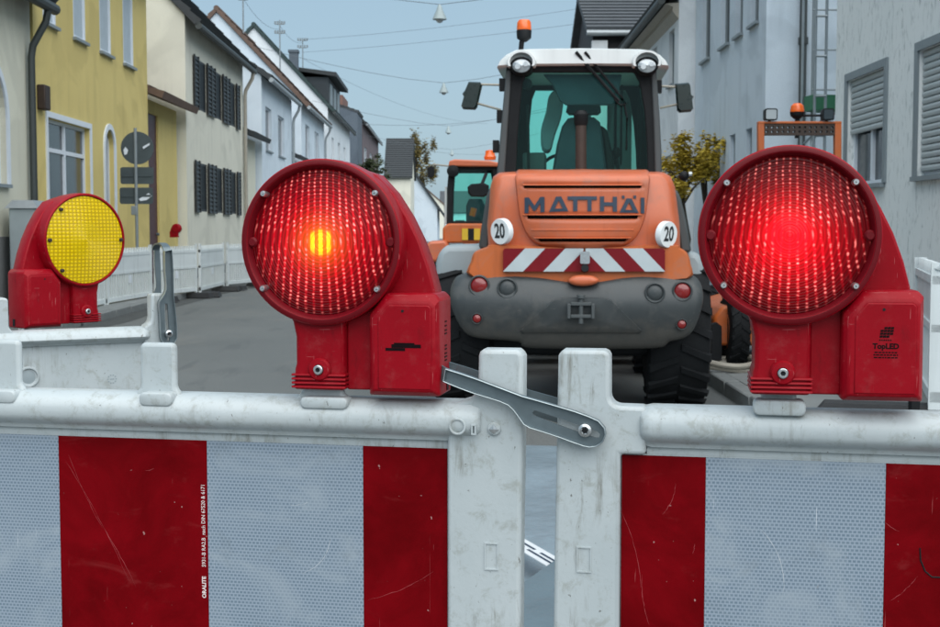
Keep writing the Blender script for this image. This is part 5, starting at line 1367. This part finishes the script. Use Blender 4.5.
col_build(LB, tL, [(xR - 2.0, .1), (xR - 2.0, ZR_TOP + .05), (xR - 1.955, ZR_TOP + .05), (xR - 1.92, ZR_TOP - .01), (xR - 1.92, .1)], 'end_column')
# mould marks, bolt head
def ringmark(parent, t0, px, py, rpx, y, w=.0012):
    x, z = bx(px, py, y); r = rpx * 1.47 / FPX
    MB().lathe([(r - w, y + .003), (r - w, y - .0012), (r, y - .0016), (r + w, y - .0012), (r + w, y + .003)], (x, 0, z), 'Y', 28, caps=False).build('mould_ring', 'white', parent, loc=(-t0, 0, 0))
def rectmark(parent, t0, x0, x1, z0, z1, y, w=.0016, h=.0014):
    mb = MB().box(x0, x1, y - h, y + .003, z0, z0 + w).box(x0, x1, y - h, y + .003, z1 - w, z1).box(x0, x0 + w, y - h * .9, y + .003, z0 + w, z1 - w).box(x1 - w, x1, y - h * .9, y + .003, z0 + w, z1 - w)
    mb.build('mould_mark', 'white', parent, loc=(-t0, 0, 0), smooth=0)
ringmark(LB, tL, 457.5, 426.5, 7.6, -.034)
a, b = bx(484.5, 569.5), bx(498.5, 543); rectmark(LB, tL, a[0], b[0], a[1], b[1], FY)
a, b = bx(473.5, 433), bx(479, 423); rectmark(LB, tL, a[0], b[0] - .001, a[1], b[1], -.0345)
x, z = bx(494.5, 428.5, FY); r = 6.8 * 1.47 / FPX
bt = MB().lathe([(r, FY + .004), (r, FY - .003), (r * .85, FY - .0045), (.0008, FY - .0045)], (x, 0, z), 'Y', 24).build('bolt', 'white', LB, loc=(-tL, 0, 0))
MB().lathe([(r * .72, FY - .002), (r * .72, FY - .007), (.0005, FY - .0075)], (x, 0, z), 'Y', 4).build('diamond_nut', 'screw', bt, smooth=0)
SCR = plain('pale_scratch', (.30, .035, .04), .4, var=.5, vscale=160)
SCW = plain('white_scratch', (.46, .50, .54), .4, var=.4, vscale=160)
def scratch(parent, t0, px, py, an, l_, bend, seed, mt=None):
    """thin curved scratch of uneven width in the film"""
    rnd = random.Random(seed); x, z = bx(px, py, -.0118); n = 14; L, R = [], []
    for i in range(n + 1):
        q = i / n * 2 - 1; a = an + bend * q
        cx_, cz_ = x + math.cos(an) * l_ * q - math.sin(an) * bend * l_ * q * q + rnd.gauss(0, .00025), z + math.sin(an) * l_ * q + math.cos(an) * bend * l_ * q * q + rnd.gauss(0, .00025)
        w_ = .00034 * (1 - q * q) ** .5 * rnd.uniform(.15, 1.2) + .00003
        L.append((cx_ - math.sin(a) * w_, -.01185, cz_ + math.cos(a) * w_)); R.append((cx_ + math.sin(a) * w_, -.01185, cz_ - math.cos(a) * w_))
    MB().add(L + R, [(i, i + 1, n + 2 + i, n + 1 + i) for i in range(n)]).build('scratch', mt or SCR, parent, loc=(-t0, 0, 0), smooth=0)
for i, (px, py, an, l_, bd_) in enumerate(((402, 589, .45, .045, .10), (100, 520, 2.08, .085, .05), (84, 492, 2.02, .05, -.04), (118, 552, 2.10, .05, .03), (150, 470, .3, .006, .2), (300, 505, .2, .012, .2), (322, 560, .9, .03, .3))):
    scratch(LB, tL, px, py, an, l_, bd_, i, SCW if 208 < px < 363 else None)
# printed line on the second red stripe
x, z = bx(204.5, 598, -.0118)
text('ORALITE', .0068, 'print_w', LB, (x - tL, -.0119, z), (PI / 2, -PI / 2, 0), bold=.00025, ext=.00005, align='LEFT')
z2 = bx(204.5, 567, -.0118)[1]
text('5931-B RA2.B  nach DIN 67520 & 6171', .0068, 'print_w', LB, (x - tL, -.0119, z2), (PI / 2, -PI / 2, 0), bold=.00005, ext=.00005, align='LEFT', sx=.93)

# ---- right one
xL = bx(555.5, 500)[0]; tR = xL + 1.0
RB = place('front right white barrier with wide pale stripe, metal latch bolted to its post', tR)
x_f = bx(609.7, 390)[0]
pc = [(x_f + .012 + .012 * math.cos(math.radians(a)), ZR_TOP + .012 + .012 * math.sin(math.radians(a))) for a in (270, 252, 234, 216, 198, 180)] + bpoly([(609.5, 356), (607.5, 352.5), (603.5, 350.5), (563, 350), (559.5, 352), (558, 356), (556.5, 440), (554.5, 540), (553, 640)])
pr_ = bx(619, 500)[0]
x_w = bx(646, 430)[0]
pts = pc + [(pc[-1][0], .10), (pr_ + .001, .10), (pr_ + .001, ZF_TOP + .002), (x_w, ZF_TOP + .002), (x_w, ZR_TOP - .0004)]
col_build(RB, tR, pts)
xs_ = bx(640.5, 432)[0]
rail(xs_, xL + 2.0, rail_profile()).build('top_rail', 'white_rail', RB, loc=(-tR, 0, 0), smooth=45)
MB().box(pr_ + .0015, xL + 1.92, -.0098, .014, ZF_BOT - .02, ZF_TOP + .0015).box(x_w + .0005, xL + 1.92, -.0096, .0138, ZF_TOP + .0016, ZR_BOT + .02).build('board', 'white', RB, loc=(-tR, 0, 0), smooth=0)
ed = [bx(p_, 540, -.0115)[0] for p_ in (618.5, 705, 884.5)]
sw = ed[2] - ed[1]; c_ = ed[2]
while c_ < xL + 1.9: c_ = min(c_ + sw, xL + 1.91); ed.append(c_)
for i in range(len(ed) - 1):
    film(RB, tR, max(ed[i], pr_ + .0018) + .0002, ed[i + 1] - .0002, 'film_r' if i % 2 == 0 else 'film_w')
hump(RB, tR, 753, 806, 400, 417); stub(RB, tR, 760, 797, 385)
barrier_lower(RB, tR, pr_ + .009, xL + 1.92, ZF_BOT - .02)
col_build(RB, tR, [(xL + 1.92, .1), (xL + 1.92, ZR_TOP - .01), (xL + 1.955, ZR_TOP + .05), (xL + 2.0, ZR_TOP + .05), (xL + 2.0, .1)])
a, b = bx(576.5, 572), bx(591.5, 547); rectmark(RB, tR, a[0], b[0], a[1], b[1], FY)
sc = [bx(920, 548, -.0118), bx(920.5, 560, -.0118), bx(925, 571, -.0118), bx(932, 577, -.0118), bx(943, 577.5, -.0118)]
MB().tube([(x_, -.0118, z_) for x_, z_ in sc], .0009, 6).build('scuff_mark', 'black', RB, loc=(-tR, 0, 0))
for i, (px, py, an, l_, bd_) in enumerate(((634, 545, 1.85, .05, .12), (643, 600, 1.72, .03, -.1), (694, 549, 1.4, .006, .1), (891, 527, -.6, .010, .1), (672, 500, 1.2, .02, .2), (780, 560, 1.9, .04, .25), (905, 590, .8, .02, .1))):
    scratch(RB, tR, px, py, an, l_, bd_, i + 20, SCW if 705 < px < 885 else None)

# ---- latch: bent steel strap, two slotted plates joined by a bend
LYp = -.034
bolt = bx(585.3, 429.8, LYp); far = bx(444, 375, LYp)
ang = math.atan2(far[1] - bolt[1], far[0] - bolt[0])
def tl_(px, py):
    x_, z_ = bx(px, py, LYp); dx, dz = x_ - bolt[0], z_ - bolt[1]
    return (dx * math.cos(ang) + dz * math.sin(ang), -dx * math.sin(ang) + dz * math.cos(ang))
out_px = [(446, 368), (462, 373), (480.5, 379.4), (502, 387.5), (523, 395.5), (541, 400.5), (559, 405.7), (575, 410.5), (589.7, 415.8), (599, 420), (605, 427), (606.3, 434), (603.5, 441.5), (597, 446), (590, 447), (584, 445.8), (572, 441.7), (559.4, 437), (543, 431.6), (530, 427.6), (524, 424), (519.5, 417.5), (514, 410), (508.8, 405), (500, 401.2), (490.6, 398.2), (475, 393.5), (460, 388), (443.5, 381.3)]
lo_ = [tl_(*p_) for p_ in out_px]
sl_ = [tl_(*p_) for p_ in [(535, 410.2), (558, 418), (580, 425.5), (597, 431.3), (600, 434), (599.3, 437.5), (596, 438), (578, 432), (556, 424), (533.5, 415.6), (532.2, 412.5)]]
def latch(name_parent, loc, ry, rz=0, flip=1, gap=.050):
    root = bpy.data.objects.new('latch', None)
    front = MB().holed(lo_, [sl_], 0, .003)
    inner = offset_poly(lo_, .0026)
    # raised rims on both long edges
    o = front.build('latch', 'steel', name_parent, smooth=40)
    MB().holed(lo_, [inner], -.0065, -.0001).build('raised_rim', 'steel_rim', o, smooth=40, bevel=.0007)
    lb_ = [(x, z - .0055 if z > 0 else z) for x, z in lo_]; bk_ = MB().holed(lb_, [[(x, z - .003) for x, z in sl_]], gap, gap + .003); bk_.build('latch_rear_plate', 'steel', o, smooth=40)
    # bend at the far end
    zt, zb = max(lo_[0][1], lo_[-1][1]), min(lo_[0][1], lo_[-1][1]); xe_ = min(lo_[0][0], lo_[-1][0])
    secs = []
    for i in range(13):
        a = PI * i / 12; ca, sa = math.cos(a), math.sin(a)
        yo = gap / 2 + .0015 - (gap / 2 + .0015) * ca; xo = xe_ + .016 * sa; yi = gap / 2 + .0015 - (gap / 2 - .0015) * ca; xi = xe_ + .013 * sa - .0005
        secs.append([(xo, yo, zb), (xo, yo, zt), (xi, yi, zt), (xi, yi, zb)])
    MB().loft(secs).build('bend', 'steel', o, smooth=40)
    r = .0078
    b_ = MB().lathe([(r * 1.0, .0), (r * 1.05, -.002), (r * .95, -.0058), (r * .6, -.0068), (r * .55, -.005), (.0003, -.0045)], (0, 0, 0), 'Y', 24).build('bolt', 'screw', o)
    st_ = MB().prism([(r * (.52 if i % 2 else .36) * math.cos(i * PI / 6), r * (.52 if i % 2 else .36) * math.sin(i * PI / 6)) for i in range(12)], -.0062, -.0045); b2_ = st_.build('socket', 'black', o, smooth=0)
    MB().cyl((0, .003, 0), (0, gap, 0), .004, n=10).build('shank', 'screw', o)
    o.location = loc; o.rotation_euler = (0, ry, rz)
    return o
latch(RB, (bolt[0] - tR, LYp, bolt[1]), -ang)

# ---- back barrier, turned away, with its latch standing up
R3 = math.radians(28)
BB = Frame(-.757, 2.50, R3)
def cx2(px, py, y=-.02): return BB.at(px, py, y)
zT = cx2(85, 329)[1]; zB = zT - .030; xr2 = cx2(168, 330)[0]; t3 = xr2 - 1.0
p_ = BB.o + BB.t * t3
TB = thing('site_barrier', 'plain white barrier set back at the left with an upright steel latch', 'barrier', (p_.x, p_.y, 0), R3, 'white site barriers with red and white boards')
rail(xr2 - 2.0, cx2(149, 330)[0], rail_profile(zT, zB)).build('top_rail', 'white_rail', TB, loc=(-t3, 0, 0), smooth=45)
MB().box(xr2 - 1.93, cx2(146, 360)[0], -.012, .014, zB - .40, zB + .01).build('board', 'white', TB, loc=(-t3, 0, 0), smooth=0)
xa, xb2 = cx2(151, 320)[0], cx2(165.5, 320)[0]; ztp = cx2(158, 293.5)[1]; xc_ = cx2(144, 330)[0]
pts = [(xc_, .1), (xc_, zT - .004), (xa - .012, zT + .002), (xa - .003, zT + .008), (xa, zT + .02)] + arc(xa + .005, ztp - .005, .005, 180, 90, 3) + arc(xb2 - .005, ztp - .005, .005, 90, 0, 3) + [(xb2, zT + .01), (xr2, zT - .02), (xr2, .1)]
col_build(TB, t3, pts, y0=-.024, bev=.005)
col_build(TB, t3, [(xr2 - 2.0, .1), (xr2 - 2.0, zT + .06), (xr2 - 1.95, zT + .06), (xr2 - 1.93, zT - .01), (xr2 - 1.93, .1)])
xq, zq_ = cx2(8, 298); x0q = cx2(-14, 298)[0]
MB().prism([(x0q, zT - .01), (x0q, zq_)] + arc(xq - .006, zq_ - .006, .006, 90, 0, 3) + [(xq, zT + .008), (cx2(14, 330)[0], zT - .003), (cx2(14, 330)[0], zT - .01)], -.022, .02).build('stub_post', 'white', TB, loc=(-t3, 0, 0), bevel=.005, seg=3)
xh, zh = cx2(28.5, 377, -.012); r = 8.6 * 2.5 / FPX
MB().lathe([(r * 1.25, -.0121), (r * 1.12, -.0165), (r, -.0165), (r * .9, -.0125), (r * .5, -.0122), (.0005, -.0122)], (xh, 0, zh), 'Y', 28).build('cup', 'white', TB, loc=(-t3, 0, 0))
MB().lathe([(r * .8, -.0123), (r * .7, -.0128), (.0005, -.0129)], (xh, 0, zh), 'Y', 24).build('cup_floor', 'grey_light', TB, loc=(-t3, 0, 0))
xh, zh = cx2(112, 379, -.012); mk = MB()
for i in range(10):
    a = 2 * PI * i / 10; mk.box(xh + .008 * math.cos(a) - .0012, xh + .008 * math.cos(a) + .0012, -.0126, -.0119, zh + .008 * math.sin(a) - .0012, zh + .008 * math.sin(a) + .0012)
mk.box(xh - .004, xh + .004, -.0126, -.0119, zh - .001, zh + .001); mk.build('stamp', 'grey_light', TB, loc=(-t3, 0, 0), smooth=0)
barrier_lower(TB, t3, xr2 - 1.93, xc_ - .001, zB - .40)
bp_ = cx2(168, 333.5, -.034)
lt_ = latch(TB, (bp_[0] - t3, -.034, bp_[1]), -PI / 2, 0)
lt_.scale = (.95, 1.7, .95)

# ================================================================== WARNING LAMPS
RC = .1765       # ring centre above the foot of the lamp
def warning_lamp(label, lens_mat, mirror=False, lensr=.0855, group=None, prints=None):
    t = thing('warning_lamp', label, 'warning lamp', (0, 0, 0), 0, group)
    s = -1 if mirror else 1
    def B(mb, *a, **k):
        if mirror: mb.v = [(-x, y, z) for x, y, z in mb.v]
        return mb.build(*a, **k)
    yf = -.045; R = .096; big = mirror
    Li = .0895 if big else .0865
    # drum with hood, front ring, closed back
    dr = MB().lathe([(Li + .001, yf + .012), (Li + .001, yf + .001), (Li + .0022, yf - .0005), (R - .0025, yf - .0005), (R, yf + .002), (R + .0005, yf + .03), (R - .002, yf + .055), (R - .006, yf + .072), (R - .016, yf + .080), (.05, yf + .082), (.0006, yf + .082), (.0006, yf + .070), (Li + .001, yf + .068)], (0, 0, RC), 'Y', 72)
    B(dr, 'housing', 'red', t, smooth=40)
    if not big:
        rg = MB().lathe([(Li + .0012, yf + .0015), (Li + .0030, yf - .0012), (R - .0035, yf - .0012), (R - .0015, yf - .0003)], (0, 0, RC), 'Y', 72, caps=False)
        rg.lathe([(lensr - .004, yf + .010), (lensr - .001, yf + .0085), (Li + .0012, yf + .0005), (Li + .003, yf - .0011)], (0, 0, RC), 'Y', 72, caps=False)
        B(rg, 'ring', 'red_inner', t, smooth=40)
    # lens: shallow dome in fine concentric steps
    prof = []; nst = 30
    ly = yf + (.002 if big else .0085); lr = Li if big else lensr
    for i in range(nst + 1):
        r = lr * (1 - i / nst); dome = -.006 * (1 - (r / lr) ** 2)
        prof.append((max(r, .0004), ly + dome)); 
        if i < nst: prof.append((lr * (1 - (i + .75) / nst), ly + dome - .0007))
    lo = MB().lathe(prof, (0, 0, 0), 'Y', 96); lob = lo.build('lens', lens_mat, t, smooth=30, loc=(0, 0, RC))
    sa = (0, 180, 47, -47) if big else (40, 140, 218, -38)
    for a in sa:
        a = math.radians(a); rr = .0845 if big else .0868
        x, z = rr * math.cos(a) * s, RC + rr * math.sin(a); q = .0037
        B(MB().lathe([(q, yf + .008), (q, yf - .0045), (q * .7, yf - .0062), (q * .3, yf - .0062), (.0002, yf - .0045)], (x * s, 0, z), 'Y', 18), 'screw', 'rust' if big else 'screw', t)
    if not big:
        for x in (-.083, .083):
            B(MB().lathe([(.006, yf + .010), (.006, yf + .003), (.004, yf + .001), (.0003, yf + .001)], (x, 0, RC), 'Y', 16), 'clip', 'red_inner', t)
    # neck that clamps on the barrier stub, with bottom ribs
    nk = MB()
    fr_ = [(-.0375, .004), (-.036, .028), (-.0342, .034), (-.0342, .066), (-.038, .084), (-.047, .098), (-.047, .125), (.045, .125), (.035, .09), (.0248, .082), (.0248, .004)]
    nk.loft([sect(fr_, -.034, .94, .985, 0, .06), sect(fr_, -.030), sect(fr_, .026), sect(fr_, .030, .94, .985, 0, .06)])
    B(nk, 'neck', 'red', t, bevel=.003)
    for i in range(4):
        z = .0065 + i * .0047
        B(MB().loft([[(-.0385, -.038, z), (.027, -.038, z), (.027, .03, z), (-.0385, .03, z)], [(-.0385, -.0372, z + .0026), (.027, -.0372, z + .0026), (.027, .03, z + .0026), (-.0385, .03, z + .0026)]]), 'rib', 'red', t, bevel=.0007)
    B(MB().prism([(.0246, .004), (.0246, .118), (.058, .118), (.058, .004)], -.022, .022), 'recess', 'red', t, bevel=.002)
    B(MB().lathe([(.0135, -.030), (.0135, -.037), (.0115, -.0395), (.0062, -.0400), (.0058, -.034)], (-.0045, 0, .0285), 'Y', 28, caps=False), 'bolt_boss', 'red', t)
    bo = B(MB().lathe([(.0056, -.034), (.0056, -.0425), (.0046, -.0435), (.0028, -.0435), (.0027, -.041), (.0002, -.041)], (-.0045, 0, .0285), 'Y', 20), 'bolt', 'screw', t)
    B(MB().cyl((-.0045, -.0412, .0285), (-.0045, -.0418, .0285), .0027, n=6), 'socket', 'black', bo)
    # battery box with chamfered top corner
    fb_ = [(.0565, .0005), (.0565, .0955), (.0765, .1185), (.1335, .1185), (.1400, .112), (.1400, .0005)]
    bb = MB(); cxb, czb = .098, .058
    bb.loft([sect(fb_, -.046, .86, .86, .1, .045), sect(fb_, -.040, .955, .955, .0985, .045), sect(fb_, -.037), sect(fb_, .018), sect(fb_, .022, .96, .96, cxb, czb)])
    bbo = B(bb, 'battery_box', 'red', t, bevel=.0022, seg=2)
    bbf = MB().prism([(.0685, .0085), (.0685, .0905), (.0815, .1055), (.128, .1055), (.1315, .102), (.1315, .0085)], -.0468, -.044); B(bbf, 'battery_door', 'red', bbo, bevel=.0015)
    B(MB().cyl((.098, -.0472, .0985), (.098, -.0466, .0985), .0016, n=10), 'latch_hole', 'black', bbo)
    B(MB().box(.1398, .1408, -.004, .004, .004, .018), 'key_slot', 'black', bbo)
    # web running from the drum down to the box
    def web(k_, y): return [(x * k_, y, z) for x, z in wb_]
    wb_ = [(.030, RC + .088), (.060, RC + .078), (.080, RC + .057), (.0975, RC + .030), (.1115, RC + .002), (.1225, RC - .028), (.1300, RC - .056), (.1300, .112), (.05, .112), (.03, RC - .06)]
    wbm = MB().loft([web(.985, yf + .028), web(1.0, yf + .034), web(1.0, yf + .060), web(.97, yf + .066)])
    B(wbm, 'web', 'red', t, bevel=.002, smooth=50)
    return t
def put_lamp(t, frame, px, py, rz, extra=0, yfront=-.045):
    """centre of the front ring at the pixel's ray on the frame's plane"""
    x, z = frame.at(px, py, yfront)
    p_ = frame.o + frame.t * x + frame.n * yfront
    back = Vector((-math.sin(rz), math.cos(rz), 0)) * .045
    t.location = (p_.x + back.x, p_.y + back.y, z - RC); t.rotation_euler = (0, 0, rz)
GW = 'red warning lamps on the front barriers'
lamp1 = warning_lamp('red warning lamp with glowing amber core, on the front left barrier', 'lens_l', group=GW)
put_lamp(lamp1, BF, 319.9, 242.3, -YAW)
lamp2 = dup(lamp1, (0, 0, 0), 0, 'red warning lamp with evenly red glow, on the front right barrier', GW)
for c_ in lamp2.children:
    if c_.name.startswith('lens'):
        c_.data = c_.data.copy(); c_.data.materials[0] = M['lens_r']
put_lamp(lamp2, BF, 789.8, 235.4, -math.radians(9.2), yfront=-.055)
# faded print of the left lamp
for a, b, c, d in ((.0850, .1195, .0565, .0605), (.0780, .1010, .0530, .0562), (.088, .112, .0605, .0622)):
    MB().box(a, b, -.0472, -.0467, c, d).build('faded_print', 'print', lamp1, smooth=0)
for i, (h, w_) in enumerate([(z_, random.Random(i * 3 + 1).uniform(.004, .007)) for i, z_ in enumerate((.084, .079, .074, .070, .056, .052, .047, .043, .039))]):
    MB().box(.14, .1404, -.008 - w_, -.008 + w_, h, h + .0016).build('side_print', 'print', lamp1, smooth=0)
# print of the right lamp: device mark, word, small lines
mk = MB()
for i in range(4):
    for j in range(4):
        if (i, j) in ((0, 3), (3, 0)): continue
        x = .0955 + i * .0034 + j * .0004; z = .070 + j * .0030; mk.prism([(x - .0015, z - .0013), (x + .0015, z - .0009), (x + .0016, z + .0013), (x - .0014, z + .001)], -.0472, -.0467)
mk.build('device_mark', 'print', lamp2, smooth=0)
text('TopLED', .0079, 'print', lamp2, (.1005, -.0470, .0595), (PI / 2, 0, 0), bold=.0003, ext=.0001)
for i, (w_, z_) in enumerate(((.0115, .0525), (.0125, .0498), (.0120, .0470))):
    ln = MB(); x = .1005 - w_; rnd = random.Random(i)
    while x < .1005 + w_: q = rnd.uniform(.0015, .0036); ln.box(x, min(x + q, .1005 + w_), -.0471, -.0467, z_, z_ + .0013); x += q + .0008
    ln.build('small_print', 'print', lamp2, smooth=0)
x0 = .1005; ln = MB()
for i in range(6): ln.box(x0 - .007 + i * .0022, x0 - .0055 + i * .0022, -.0471, -.0467, .0655, .0668)
ln.build('small_print', 'print', lamp2, smooth=0)
lamp3 = warning_lamp('yellow lens warning lamp in a red housing on the set back barrier', 'lens_y', mirror=True)
FY3 = Frame(-.757, 2.60, 0)
put_lamp(lamp3, FY3, 86.3, 236.8, math.radians(50), yfront=0)
sk_ = MB().box(-.03, .024, -.0405, -.038, .010, .040); sk_.v = [(-x, y, z) for x, y, z in sk_.v]
lamp3.scale = (.965, .965, .965)
# small red lamp seen edge-on on the fence row
l4 = dup(lamp2, (0, 0, 0), 0, 'tiny red warning lamp standing on the white fence row', 'far warning lamps')
p_ = P(176.5, 237, 25.8); l4.location = (p_.x, p_.y, p_.z - .01); l4.rotation_euler = (0, 0, math.radians(165))
